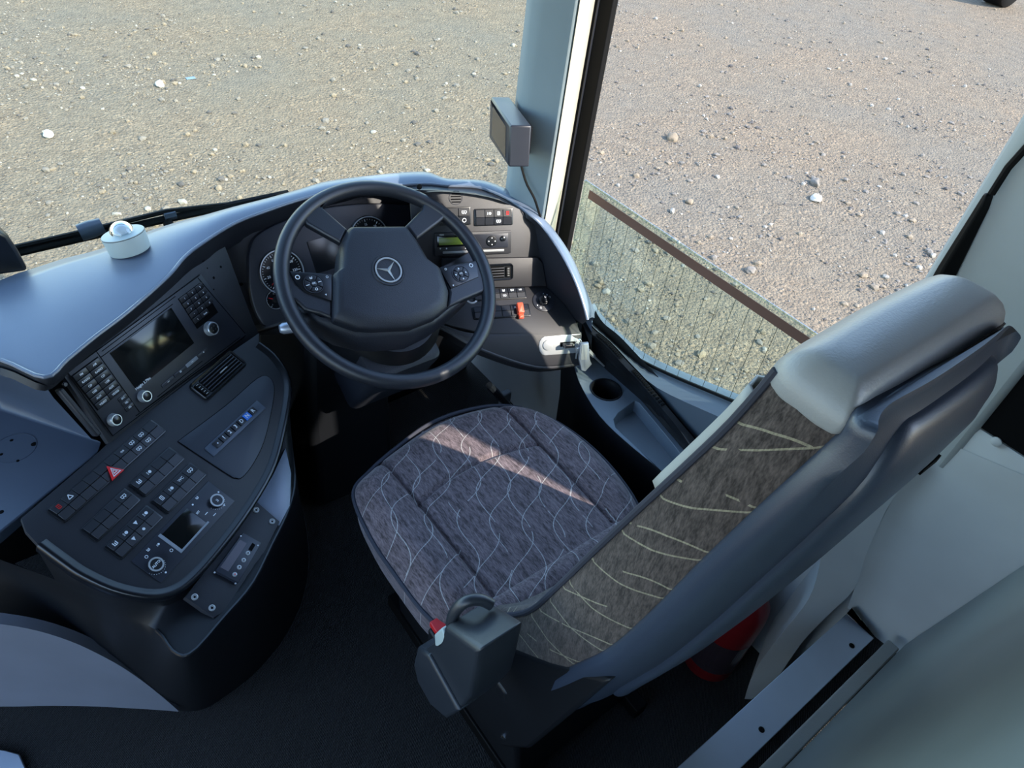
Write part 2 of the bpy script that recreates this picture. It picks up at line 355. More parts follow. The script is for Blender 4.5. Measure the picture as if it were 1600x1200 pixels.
while cnt<15000:
    u=random.uniform(-20,1610); vv=random.uniform(-5,650); p=PZ(u,vv,G)
    if p.x<1.5 and p.y<2.2: continue
    d=(p-EYE).length; cl=noise.noise(Vector((p.x*.9,p.y*.9,3)))+.5*noise.noise(Vector((p.x*3,p.y*3,7)))
    if random.random()>min(1,d/8)*min(1,max(.12,.45+cl*1.3)): continue
    s=.0055*(1-random.random())**(-.42); s=min(s,.030)
    sx,sy,sz=s*random.uniform(.7,1.3),s*random.uniform(.7,1.1),s*random.uniform(.45,.8); an=random.random()*6.28; ca_,sa_=math.cos(an),math.sin(an); o=len(VV)
    for t in TV:
        k=random.uniform(.78,1.15); x,y=t.x*sx*k,t.y*sy*k; VV.append((p.x+x*ca_-y*sa_,p.y+x*sa_+y*ca_,G+sz*.45+t.z*sz*k))
    FF+=[[o+i for i in f] for f in TF]; m=random.choice((0,0,0,1,1,2)) if random.random()<.9 else 3; MI+=[m]*len(TF); cnt+=1
me=bpy.data.meshes.new('loose_gravel'); me.from_pydata(VV,[],FF); me.polygons.foreach_set('material_index',MI)
for k in ('stoneA','stoneB','stoneD','stoneE'): me.materials.append(M[k])
o=bpy.data.objects.new('loose_gravel',me); COL.objects.link(o); o['label']='loose grey and tan pebbles lying on the gravel yard'; o['category']='gravel'; o['kind']='stuff'
for (u,vv,s,m,lb) in [(1050,218,0.055,'stoneB','round tan stone with a dark shadow on the gravel near the pillar'),(1272,288,0.05,'stoneA','grey flat stone beside the bright white stone'),(1274,290,0,'',''),
    (1077,317,0.038,'stoneB','tan pebble below the round tan stone, above the lowered glass'),(1348,432,0.03,'stoneB','pinkish stone on the gravel just above the grey headrest'),
    (76,213,0.05,'stoneC','pale stone on the yard at the far left of the windscreen view'),(250,134,0.045,'stoneC','pale stone right of the far left one'),(1172,425,0.035,'stoneA','grey stone midway along the brown glass edge')]:
    if s==0: continue
    bm=B(); p=PZ(u,vv,G); stone_geo(bm,(p.x,p.y,G+s*0.35),s,sub=3,flat=.7); obj('stone',bm,m,label=lb,cat='stone')
bm=B(); p=PZ(1274,313,G); stone_geo(bm,(p.x,p.y,G+0.02),0.065,sub=3,flat=.5); obj('stone',bm,'stoneC',label='bright white stone on the gravel right of the window post',cat='stone')
bm=B(); p=PZ(298,123,G); box(bm,(p.x,p.y,G+0.006),(0.08,0.05,0.004)); obj('litter_scrap',bm,'litter',label='small blue scrap of litter on the gravel',cat='litter',bevel=0.001)
# parked vehicle wheel at the far top right corner
p0=PZ(1530,0,G)
bm=B(); R0=0.5; prof=[(R0*math.cos(a),R0*math.sin(a)) for a in [2*math.pi*k/48 for k in range(48)]]
cx,cy=PZ(1572,13,G).x+0.05,PZ(1572,13,G).y
rings=[]
for dy,k in ((0,.55),(0,.9),(0.03,1.0),(0.37,1.0),(0.4,.9),(0.4,.55)): rings.append([Vector((cx+a*k,cy+dy,G+R0+b*k)) for a,b in prof])
loft(bm,rings); obj('tyre',bm,'rubber',label='black tyre standing on the gravel in the far top right corner',cat='tyre')
#================================================================ BUS BODY
def quad(bm,*P,mi=0): return face(bm,[bm.verts.new(p) for p in P],mi)
def wallbox(name,x0,y0,z0,x1,y1,z1,m,**k):
    bm=B(); box(bm,((x0+x1)/2,(y0+y1)/2,(z0+z1)/2),(abs(x1-x0),abs(y1-y0),abs(z1-z0))); return obj(name,bm,m,kind='structure',**k)
wallbox('floor',-1.4,-2.6,-0.04,1.16,1.75,0,'carpet')
wallbox('ceiling',-1.4,-2.6,2.05,1.25,1.30,2.1,'roof')
wallbox('wall_rear',-1.4,-2.6,0,1.25,-2.55,2.05,'roof')
wallbox('wall_left',-1.44,-2.55,0,-1.4,0.0,0.75,'roof')
wallbox('wall_front',-1.4,1.50,-0.6,1.1,1.56,0.40,'black')
# side wall below the driver's window
wallbox('wall_right',1.155,-2.55,-0.6,1.19,1.5,0.50,'wall')
wallbox('trim_1',1.12,-2.55,1.95,1.2,1.3,2.05,'roof')
wallbox('trim_2',1.155,-2.55,0.5,1.19,0.31,0.905,'wall')
# windscreen post (A-pillar): plan outline extruded upwards
def column(name,P,z0,z1,m,lean=(0,0),**k):
    bm=B(); loft(bm,[[Vector((x+lean[0]*t,y+lean[1]*t,z0+(z1-z0)*t)) for x,y in P] for t in (0,0.25,0.5,0.75,1)]); fixn(bm); return obj(name,bm,m,**k)
column('trim_3',[(1.002,1.186),(1.006,1.155),(1.022,1.112),(1.03,1.088),(1.105,1.124),(1.15,1.2),(1.1,1.29),(1.03,1.24)],0.5,2.06,'pillar',kind='structure',bevel=0.006)
column('trim_4',[(1.034,1.0865),(1.0395,1.086),(1.109,1.122),(1.105,1.1255)],0.5,2.06,'cream',kind='structure')
bm=B(); loft(bm,[[Vector((x,y,z)) for x,y in [(1.104,1.123),(1.112,1.119),(1.121,1.1075),(1.124,1.088),(1.14,1.088),(1.15,1.2)]] for z in (0.5,2.06)]); fixn(bm); obj('trim_5',bm,'rubber',kind='structure',bevel=0.002)
bm=B(); tube(bm,[(1.1135,1.1165,0.6),(1.1135,1.1165,2.0)],0.0025,6); obj('trim_6',bm,'unit',kind='structure')
# screw caps on the post
# windscreen glass
wb=spline([(-1.35,1.45,0.52),(-0.6,1.56,0.52),(0.1,1.615,0.52),(0.6,1.605,0.52),(0.88,1.53,0.52),(1.03,1.39,0.52),(1.05,1.27,0.52)],30)
bm=B(); loft(bm,[[p+Vector((0,-0.30*t*t*0.6-0.12*t,1.54*t)) for p in wb] for t in (0,.2,.4,.6,.8,1)],closed=False); obj('window_1',bm,'windscreen',kind='structure',solid=0.006)
# lowered driver's glass
zt=0.882
bm=B(); box(bm,(1.1205,0.665,(zt+0.44)/2),(0.005,0.80,zt-0.44)); g=obj('window_2',bm,'sideglass',kind='structure',bevel=0.0012)
bm=B(); box(bm,(1.117,0.66,0.861),(0.0015,0.765,0.021)); obj('glass_edge_strip',bm,'brownstrip',g,label='brown strip along the top of the glass')
bm=B()
for k in range(21):
    y=1.045-k*0.0345; tube(bm,[(1.1175,y,0.849),(1.1175,y-0.006,0.45)],0.0006,4)
obj('heating_wires',bm,'line',g,label='fine dark vertical heating wires')
bm=B(); tube(bm,[(1.1205,0.27,zt+0.001),(1.1205,1.066,zt+0.001)],0.003,6); tube(bm,[(1.1205,1.066,zt),(1.1205,1.066,0.5)],0.0022,6); obj('polished_edge',bm,'sideglass',g,label='pale green polished glass edge')
# window sill, ridge with demister slots, tray
def loftpx(name,rows,mats,parent=None,n=24,sub=0,solid=0,**k):
    bm=B(); loft(bm,[spline(r,n) for r in rows],closed=False); return obj(name,bm,mats,parent,sub=sub,solid=solid,**k)
S1=[PX(*p,1.118) for p in ((915,480),(927,499),(960,532),(992,558),(1045,585),(1147,628),(1260,675))]
S2=[PX(*p,1.075) for p in ((905,488),(917,506),(952,535),(980,563),(1027,606),(1127,653),(1240,702))]
S3=[p+Vector((0.004,0,-0.03)) for p in S2]; S0=[p+Vector((0.045,0,-0.03)) for p in S1]
loftpx('trim_7',[S0,[p+Vector((0.03,0,0.002)) for p in S1],S1,S2,S3,[p+Vector((0.02,0,-0.2)) for p in S3]],'tray',kind='structure')
bm=B(); tube(bm,[p+Vector((-0.004,0,0.004)) for p in spline(S1,24)],0.004,6); obj('trim_8',bm,'rubber',kind='structure')
#---- side tray unit
tr=empty('side_tray_console',(1.0,0.6,0.3),'dark blue-grey storage tray with cup holder between driver seat and side window','storage tray')
TZ=0.5
tl=[PZ(*p,TZ) for p in ((880,530),(895,567),(907,602),(937,650),(980,692),(1040,741),(1100,790))]
tm=[PZ(*p,TZ) for p in ((915,530),(922,545),(945,575),(997,620),(1077,712),(1110,750))]
rg=[PX(*p,1.062) for p in ((912,492),(925,512),(950,533),(980,565),(1010,597),(1060,656),(1095,697))]
rg2=[p+Vector((-0.012,0.002,-0.004)) for p in rg]
# tray floor with an opening for the cup and the pocket: built as a fan of slabs
FT=Fr((0,0,TZ),(1,0),0)   # a = x , b = -y
def Lz(u,v,z=TZ): p=PZ(u,v,z); return (p.x,-p.y)
tlo=[(p.x,-p.y) for p in spline(tl,16)]; tmo=[(p.x,-p.y) for p in spline(tm,16)]
outer=tlo+tmo[::-1]
def holed(F,outer,holes,c0,c1,name,mat,parent,**k):
    """plate with holes (boolean-free: triangulated fill of the outline)"""
    bm=B()
    def lp(P,c):
        vs=[bm.verts.new(F.W(a,b,c)) for a,b in P]; return [bm.edges.new((vs[i],vs[(i+1)%len(vs)])) for i in range(len(vs))],vs
    es=[];L1=[]
    for P in [outer]+holes: e,v=lp(P,c1); es+=e; L1.append(v)
    bmesh.ops.triangle_fill(bm,edges=es,use_beauty=True,use_dissolve=False)
    for P,v in zip([outer]+holes,L1):
        w_=[bm.verts.new(F.W(a,b,c0)) for a,b in P]
        for i in range(len(P)): j=(i+1)%len(P); face(bm,(v[i],v[j],w_[j],w_[i]))
    fixn(bm); return obj(name,bm,mat,parent,**k)
cupc=Lz(947,609)
pk=[Lz(*p) for p in ((959,655),(966,645),(992,626),(999,630),(1050,692),(1072,722),(1070,728),(1048,742),(1035,736),(962,668))]
holed(FT,outer,[disc(cupc[0],cupc[1],0.036,28),pk],-0.02,0,'tray_top','tray',tr,bevel=0.002,angle=30)
bm=B(); turn(bm,FT,cupc[0],cupc[1],[(0.036,0.0),(0.0345,-0.004),(0.031,-0.075),(0.004,-0.078)],30,cap=False); turn(bm,FT,cupc[0],cupc[1],[(0.039,0.0),(0.0385,0.0022),(0.0355,0.0022),(0.035,-0.003)],30,cap=False)
box(bm,FT.W(cupc[0]-0.02,cupc[1]+0.004,-0.05),(0.012,0.012,0.05)); obj('cup_holder',bm,'black',tr)
bm=B(); P=[FT.W(a,b,-0.002) for a,b in pk]; P2=[FT.W(a,b,-0.028) for a,b in inset(pk,0.006)]; loft(bm,[P,P2],cap0=False); obj('pocket',bm,'tray',tr)
bm=B(); loft(bm,[[p for p in spline(tl,20)],[p+Vector((-0.003,0,-0.012)) for p in spline(tl,20)],[p+Vector((0.03,0,-0.2)) for p in spline(tl,20)],[Vector((p.x+0.05,p.y,0.02)) for p in spline(tl,20)]],closed=False); obj('side_panel',bm,'black',tr)
bm=B(); loft(bm,[spline(tm,20),[p+Vector((0.004,0,0.01)) for p in spline(tm,20)],spline(rg2,20),spline(rg,20),[p+Vector((0.004,0,-0.05)) for p in spline(rg,20)]],closed=False); obj('ridge',bm,'black',tr,label='black ridge with rows of demister slots')
rs=spline(rg,80)
for i in list(range(20,38))+list(range(46,62)):
    p=rs[i]; q=rs[i+1]; d=q-p; bm=B(); an=math.atan2(d.y,d.x); box(bm,p+Vector((-0.006,0,0.001)),(d.length*0.5,0.010,0.003),Matrix.Rotation(an,3,'Z')); obj('demister_slot',bm,'void',tr)
# pocket trough between ridge and sill
loftpx('door_pocket',[[p+Vector((0.006,0,-0.002)) for p in rg],[p+Vector((0.012,0,-0.09)) for p in rg],[Vector((1.10,p.y,p.z-0.09)) for p in rg],[Vector((1.10,p.y,p.z)) for p in rg]],'black',tr)
# floor ledge right of the pedals
bm=B(); a=PZ(862,690,0.2);b=PZ(915,672,0.2);c=PZ(935,730,0.2);d=PZ(890,760,0.2)
loft(bm,[[Vector((p.x,p.y,0.0)) for p in (a,b,c,d)],[Vector((p.x,p.y,0.19)) for p in (a,b,c,d)],[Vector((p.x,p.y,0.2)) for p in (a,b,c,d)]]); fixn(bm)
obj('foot_rest',bm,'tray',label='low dark floor box between seat cushion and side tray',cat='floor box',bevel=0.008)
#---- rear quarter: pillar, lower mouldings, step rail, partition
bm=B(); loft(bm,[[Vector((x,y,z)) for x,y in [(1.096,0.296),(1.096,0.122),(1.16,0.11),(1.16,0.31),(1.110,0.31)]] for z in (0.80,0.82,1.2,1.6,2.06)])
for v in bm.verts:
    if v.co.z<0.81 and v.co.x<1.11: v.co.x+=0.01; 
fixn(bm); obj('trim_9',bm,'wall2',kind='structure',bevel=0.012,seg=3)
wallbox('sun_stop_front',1.104,-0.36,0.918,1.17,0.1205,2.0,'void')  # black panel behind the pillar; unseen rear length added to hold back sun
wallbox('sun_stop_rear',1.15,-2.55,0.9,1.17,-0.98,2.0,'void')  # unseen panel, added to narrow the sunbeam that reaches the cushion
bm=B()
ca=[PX(*p,1.03) for p in ((1350,700),(1300,800),(1283,845),(1281,880),(1264,935),(1222,990),(1180,1047),(1161,1100))]
cb=[PX(*p,1.075) for p in ((1445,722),(1395,780),(1369,830),(1352,870),(1335,920),(1290,965),(1250,1008),(1205,1075))]
ca0=[Vector((1.15,p.y+0.05,p.z)) for p in ca]
loft(bm,[spline(ca0,28),[p+Vector((0.012,0.006,0)) for p in spline(ca,28)],spline(ca,28),spline(cb,28)],closed=False)
# right of the crease: flat moulding up to the partition
cc=[PX(*p,1.10) for p in ((1475,745),(1500,800),(1480,850),(1440,900),(1400,960),(1378,1010))]
fixn(bm); obj('trim_11',bm,'wall',kind='structure',solid=0,sub=0,angle=60)
bm=B()
rows=[[PX(*p,1.075) for p in ((1430,722),(1395,780),(1369,830),(1352,870),(1335,920),(1324,950))],
      [PX(*p,1.093) for p in ((1450,728),(1412,788),(1388,838),(1370,880),(1352,925),(1337,957))],
      [PX(*p,1.10) for p in ((1500,700),(1450,800),(1430,850),(1410,900),(1390,960),(1380,1011))],
      [Vector((1.10,-0.04,z)) for z in (0.912,0.80,0.70,0.62,0.53,0.42)],[Vector((1.10,-0.40,z)) for z in (0.912,0.80,0.70,0.62,0.53,0.42)]]
loft(bm,[spline(r,16) for r in rows],closed=False)
loft(bm,[[Vector((1.102,y,0.80)),Vector((1.102,y,0.905)),Vector((1.106,y,0.914)),Vector((1.16,y,0.916))] for y in (0.31,0.13,-0.40)],closed=False)
obj('trim_12',bm,'wall',kind='structure',angle=60)
bm=B(); F=Fr(PX(1557,690,1.10),(0,-1),90); turn(bm,F,0,0,[(0.008,0),(0.008,0.002),(0.005,0.0035)],16); obj('screw_cap',bm,'wall',label='pale round screw cap on the grey wall moulding behind the window pillar',cat='screw cap')
# belt sleeve at the pillar
bl=empty('belt_guide',PX(1500,400,1.085),'black vertical sleeve with thin cord beside the rear window pillar','belt guide')
bm=B(); loft(bm,[[PX(*p,xx) for p,xx in zip(q,(1.085,1.075,1.095))] for q in (((1450,440),(1465,440),(1492,440)),((1464,415),(1476,418),(1503,418)),((1525,318),(1532,326),(1548,326)),((1537,300),(1543,302),(1556,302)))]); fixn(bm); obj('sleeve',bm,'rubber',bl,bevel=0.004)
bm=B(); tube(bm,[PX(1549,303,1.085),PX(1575,262,1.085),PX(1640,190,1.085)],0.005,8); obj('cord',bm,'rubber',bl)
# raised platform, rail
wallbox('floor_platform',-0.2,-2.5,0.0,1.15,0.072,0.40,'carpet')
rt=empty('step_rail',(0.8,0.06,0.40),'long aluminium angle rail on the step edge behind the driver seat','rail')
bm=B(); y0,y1,z0=0.034,0.096,0.424
ta=lambda x,y,z:Vector((x,y,z))
loft(bm,[[ta(x,y0,z0-0.003),ta(x,y0,z0),ta(x,y1,z0),ta(x,y1,z0-0.05),ta(x,y1-0.003,z0-0.05),ta(x,y1-0.003,z0-0.003)] for x in (-0.1,1.072)]); fixn(bm)
obj('rail_plate',bm,'alu',rt,bevel=0.0012)
bm=B(); quad(bm,ta(1.073,y0,z0),ta(1.073,y1,z0),ta(1.073,y1,z0+0.022)); bmesh.ops.solidify(bm,geom=bm.faces[:],thickness=0.003); obj('end_tab',bm,'alu',rt)
FR=Fr((0,0,z0),(1,0),0)
for (u,v) in ((1331,1009),(1190,1140)):
    bm=B(); a,b=FR.L(u,v); turn(bm,FR,a,b,[(0.0055,0),(0.005,0.001),(0.003,0.0012),(0.0025,0.0002)],14); obj('screw',bm,'rubber',rt)
pt=empty('partition_panel',(0.7,-0.03,0.42),'padded grey-green partition panel behind the driver area at lower right','partition')
def py(z): return -0.006-0.115*(z-0.44)
PO=[(0.2,0.455),(1.085,0.455),(1.09,0.95),(1.06,1.0),(0.95,1.05),(0.80,1.11),(0.60,1.19),(0.42,1.31),(0.30,1.38),(0.2,1.39)]
bm=B(); rings=[]
for d,g in ((0.0,0.010),(0.006,0.003),(0.012,0.0),(0.034,0.0),(0.044,0.010)): rings.append([ta(x,py(z)-d,z) for x,z in inset(PO,g)])
loft(bm,rings); fixn(bm); obj('padded_panel',bm,'part',pt,angle=60)
bm=B(); box(bm,(0.635,0.004,0.428),(0.87,0.024,0.05)); obj('bottom_edging',bm,'vinylstrip',pt,bevel=0.003,label='pale fabric edging strip')
#================================================================ DASHBOARD
E1=(0.856,0.517); P1=Fr((0.085,1.149,0.734),E1,64); P2=Fr(P1.hit(200,668),E1,29)
P3=Fr((0.787,1.182,0.775),(0.921,-0.39),66); P4=Fr(P3.hit(770,447),(0.921,-0.39),27)
PC=Fr((0.42,1.29,0.60),(1,0.02),60)
PS=Fr(PZ(368,870,0.462),(0.823,0.568),30)
db=empty('dashboard',(0.5,1.25,0.3),'wide dark blue-grey wrap-around dashboard below the windscreen','dashboard')
# top pad: outer edge, piping edge, underside of the hood
ST=[ # outer(kind) , piping, inner lip
 (('z',-160,510,.80),('z',-200,535,.81),('z',-200,565,.80)),
 (('z',-60,464,.80),('z',-80,548,.81),('z',-80,572,.80)),
 (('z',0,438,.80),('z',2,563,.81),('z',2,575,.80)),
 (('z',25,428,.80),('z',70,590,.81),('z',70,602,.795)),
 (('z',47,421,.80),('z',106,562,.81),('1',103,586)),
 (('z',100,404,.80),('z',150,526,.81),('1',150,547)),
 (('z',157,389,.80),('z',200,488,.81),('1',203,506)),
 (('z',228,363,.80),('z',262,433,.81),('1',268,450)),
 (('z',270,349,.80),('z',287,404,.81),('1',296,423)),
 (('z',315,337,.80),('z',313,383,.81),('1',326,404)),
 (('z',365,323,.80),('z',366,350,.81),('C',380,371)),
 (('z',420,309,.80),('z',420,329,.81),('C',440,347)),
 (('z',470,295,.80),('z',475,311,.81),('C',490,326)),
 (('z',512,283,.80),('z',525,300,.81),('C',540,313)),
 (('z',590,273,.80),('z',595,292,.81),('C',600,303)),
 (('z',662,268,.80),('z',662,288,.81),('3',668,299)),
 (('z',698,279,.80),('z',700,291,.81),('3',700,299)),
 (('z',755,282,.80),('z',748,294,.81),('3',742,303)),
 (('z',800,300,.80),('z',792,311,.81),('3',780,312)),
 (('z',843,335,.80),('z',828,336,.81),('3',812,328)),
 (('x',868,362,1.045),('x',850,357,1.01),('3',834,350)),
 (('x',893,400,1.045),('x',878,398,1.01),('3',842,390)),
 (('x',914,448,1.045),('x',900,442,1.01),('3',852,446)),
 (('x',927,482,1.045),('x',913,480,1.01),('4',880,472)),
 (('x',929,497,1.045),('x',918,500,1.01),('4',900,500)),
]
FRM={'1':P1,'2':P2,'3':P3,'4':P4,'C':PC,'S':PS}
def pt3(s):
    if s[0]=='z': return PZ(s[1],s[2],s[3])
    if s[0]=='x': return PX(s[1],s[2],s[3])
    return FRM[s[0]].hit(s[1],s[2])
O=[pt3(a) for a,b,c in ST]; I=[pt3(b) for a,b,c in ST]; K=[pt3(c) for a,b,c in ST]
NS=96
Os=spline(O,NS); Is=spline(I,NS); Ks=spline(K,NS)
rows=[[p+Vector((0.0,0.03,-0.12)) if p.y>1.2 else p+Vector((0.02,0.0,-0.12)) for p in Os],[p+Vector((0,0.006,-0.012)) for p in Os],Os]
mid=[]
for t in (0.12,0.4,0.7,0.88):
    row=[]
    for i in range(NS+1):
        p=Os[i].lerp(Is[i],t); bulge=0.012*math.sin(math.pi*t)*min(1,(Os[i]-Is[i]).length/0.1); p.z+=bulge; row.append(p)
    rows.append(row)
rows.append(Is)
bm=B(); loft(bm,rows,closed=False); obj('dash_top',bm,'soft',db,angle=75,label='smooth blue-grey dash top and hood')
# rolled lip under the piping
bm=B()
lip=[]
for i in range(NS+1):
    a,b=Is[i],Ks[i]; d=(b-a); lip.append([a, a+Vector((0,0,-0.004))+d*0.06, a+d*0.35+Vector((0,0,-0.012)), b.copy(), b+d.normalized()*0.012])
loft(bm,[[r[k] for r in lip] for k in range(5)],closed=False); obj('hood_lip',bm,'dash',db,angle=75)
bm=B(); tube(bm,[p+Vector((0,0,0.001)) for p in Is[int(NS*2/24):]],0.0035,8); obj('piping',bm,'soft',db)
# wing inner face (right end of the hood)
wing=[(('x',850,357,1.008),('3',834,350)),(('x',878,398,1.008),('3',842,390)),(('x',900,442,1.008),('3',852,446)),(('x',913,480,1.008),('4',880,472)),(('x',918,500,1.008),('4',900,500))]
bm=B(); loft(bm,[spline([pt3(a) for a,b in wing],14),spline([pt3(a).lerp(pt3(b),.5)+Vector((0.012,0,-0.008)) for a,b in wing],14),spline([pt3(b)+Vector((0.004,0,-0.01)) for a,b in wing],14)],closed=False); obj('hood_wing',bm,'black',db,angle=70)
# fascia plates
def plate(name,F,px,m,parent,c0=-0.012,c1=0.0,bev=0.0015,label=None,smooth=0,mi=0,c=0):
    P=[F.L(u,v,c) for u,v in px]
    if smooth: P=[(p.x,p.y) for p in spline([Vector((a,b,0)) for a,b in P+[P[0]]],smooth)][:-1]
    bm=B(); prism(bm,F,P,c0,c1,bev); fixn(bm); return obj(name,bm,m,parent,label=label)
plate('left_fascia',P1,[(98,585),(150,545),(203,504),(268,448),(320,403),(352,385),(395,500),(405,522),(171,694)],'dash',db)
plate('cluster_panel',PC,[(352,380),(400,358),(440,342),(490,322),(540,308),(600,300),(690,297),(720,450),(560,520),(400,524)],'dash',db,c1=-0.004)
plate('right_fascia',P3,[(640,296),(700,298),(742,302),(780,311),(812,327),(836,350),(844,390),(853,450),(650,452)],'fascia',db)
# step in the right fascia above the vent
plate('fascia_step',P3,[(690,403),(838,401),(846,410),(852,446),(690,450)],'fascia',db,c0=0,c1=0.012,bev=0.004)
plate('lower_right_panel',P4,[(640,452),(852,446),(880,472),(900,500),(908,521),(838,522),(760,522),(690,505),(640,490)],'fascia',db,c0=-0.02,c1=0,bev=0.004)
# sloping key face under it
k0=[('4',640,492),('4',690,507),('4',742,521),('4',838,521),('4',908,519)]
k1=[(650,495,.03),(690,513,.045),(745,543,.06),(838,572,.075),(905,568,.075)]
A0=[pt3(p) for p in k0]
PK=Fr(P4.hit(870,520),(0.921,-0.39),62)
A1=[PK.hit(u,v) for u,v in ((650,502),(692,514),(746,543),(838,573),(906,568))]
A1[0]=A0[0]+Vector((0,-0.004,-0.012)); A1[1]=A0[1]+(A1[2]-A0[2])*0.3
bm=B(); loft(bm,[spline(A0,20),spline([a.lerp(b,0.08)+PK.n*0.003 for a,b in zip(A0,A1)],20),spline([a.lerp(b,0.92)+PK.n*0.002 for a,b in zip(A0,A1)],20),spline(A1,20),[p+Vector((0.0,0.02,-0.03)) for p in spline(A1,20)],[p+Vector((0.0,0.16,-0.06)) for p in spline(A1,20)]],closed=False)
obj('ignition_face',bm,'fascia',db,angle=70)
bm=B(); tube(bm,[p+PK.n*0.0+Vector((0,0,-0.001)) for p in spline(A1,24)],0.004,8); obj('lower_edge_bead',bm,'fascia',db)
# dark knee panels closing the front under the dash
bm=B()
for q in ([(-1.3,1.40,0.78),(-1.3,1.40,0),(0.35,1.42,0),(0.35,1.42,0.62)],[(0.35,1.42,0.66),(0.35,1.42,0),(1.12,1.45,0),(1.12,1.45,0.7)],[(0.36,1.27,0.585),(0.70,1.24,0.60),(0.70,1.42,0.60),(0.36,1.42,0.60)],[(0.68,1.22,0.63),(1.03,1.05,0.63),(1.12,1.45,0.6),(0.68,1.45,0.6)]):
    quad(bm,*[Vector(p) for p in q])
obj('knee_panel',bm,'black',db,solid=0.01)
# perforations and screws in the left fascia
for u,v,r in ((324,419,.0015),(345,417,.0025),(334,434,.0028),(356,440,.0042),(377,444,.0038),(334,452,.0016),(352,463,.0032),(359,417,.0025),(363,431,.0022)):
    F=P1 if u<352 else PC; a,b=F.L(u,v); bm=B(); turn(bm,F,a,b,[(r,-0.003),(r,0.0004)],12); obj('fixing_hole',bm,'void',db)
for u,v in ((101,601),(167,664)):
    bm=B(); a,b=P1.L(u,v); turn(bm,P1,a,b,[(0.0045,0),(0.0045,0.0015),(0.003,0.003)],14); obj('screw',bm,'unit',db)
for u,v in ((315,405),):
    bm=B(); a,b=P1.L(u,v); turn(bm,P1,a,b,[(0.006,0),(0.006,0.002),(0.004,0.003)],14); obj('screw',bm,'rubber',db)
# left pocket shelf with its raised side bar
bm=B(); Z0=0.60
prof=[('z',70,602,.795),('z',88,620,.74)]
loft(bm,[[PZ(-200,565,.80),PZ(2,575,.80),PZ(70,602,.795)],[PZ(-200,600,.70),PZ(2,600,.72),PZ(84,622,.73)],[PZ(-200,640,Z0+.01),PZ(0,624,Z0+.01),PZ(143,686,Z0+.01)],[PZ(-200,650,Z0),PZ(0,640,Z0),PZ(158,690,Z0)],[PZ(-200,900,Z0),PZ(0,832,Z0),PZ(152,708,Z0)],[PZ(-200,930,Z0-.04),PZ(0,850,Z0-.04),PZ(152,718,Z0-.04)]],closed=False)
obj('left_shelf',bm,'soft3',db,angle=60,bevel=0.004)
bm=B(); a,b=PZ(20,700,Z0+.001),0; FS=Fr((0,0,Z0),(1,0),0); la=FS.L(22,700)
ring(bm,FS,la[0],la[1],0.034,0.0352,0.0,0.0006,36)
obj('round_mark',bm,'soft3',db,label='faint ring mark with screw holes on the shelf')
for u,v,r in ((53,694,.005),(18,688,.003),(2,710,.003),(28,720,.003),(2,800,.004)): a,b=FS.L(u,v); bm=B(); turn(bm,FS,a,b,[(r,0.0002),(r*.6,0.0008)],12); obj('screw_hole',bm,'void',db)
bm=B()
A=[P1.hit(83,610,.004),P1.hit(144,683,.004),P1.hit(152,678,.004),P1.hit(91,606,.004)]; C_=[p+P1.n*0.016 for p in A]
loft(bm,[A,C_]); fixn(bm); obj('shelf_side_bar',bm,'dash',db,bevel=0.003)
#---- infotainment unit
iu=plate('infotainment_unit',P1,[(105,582),(312,428),(384,523),(176,682)],'unit',db,c0=0,c1=0.003,bev=0.001,label='multimedia unit with dark screen, keypads and chrome knobs')
def key(F,p,q,m,parent,c0,c1,name='button',r=0.0008,bev=0.0007,label=None):
    bm=B(); prism(bm,F,rpx(F,p,q,r,c1,2),c0,c1,bev); fixn(bm); return obj(name,bm,m,parent,label=label)
def keyl(F,x0,y0,x1,y1,m,parent,c0,c1,name='button',r=0.0008,bev=0.0007,label=None):
    bm=B(); prism(bm,F,rr(x0,y0,x1,y1,r,2),c0,c1,bev); fixn(bm); return obj(name,bm,m,parent,label=label)
cc_=0.003
s0=P1.L(172,553,cc_); s1=P1.L(303,536,cc_); s2=P1.L(266,479,cc_)
keyl(P1,s0[0],(s0[1]+s2[1])/2,s2[0],s1[1],'screen',iu,cc_-0.001,cc_+0.0012,'screen',0.001,0.0004,label='dark glossy screen')
f0=P1.L(152,555,cc_); 
# frame around the screen and grooves
bm=B(); 
def groove(bm,F,p,q,wd,c,mi=0):
    a=Vector(F.L(*p,c)); b=Vector(F.L(*q,c)); d=(b-a).normalized(); n_=Vector((-d.y,d.x))*wd; prism(bm,F,[tuple(a-n_),tuple(b-n_),tuple(b+n_),tuple(a+n_)],c,c+0.0004,mi=mi)
for p,q in (((149,547),(218,644)),((309,434),(383,521)),((158,558),(270,475)),((159,549),(274,463)),((212,650),(382,527)),((225,640),(375,527)),((246,620),(316,564)),((105,582),(312,430)),((105,583),(176,681)),((176,681),(384,524))):
    groove(bm,P1,p,q,0.0007,cc_)
obj('seams',bm,'void',iu)
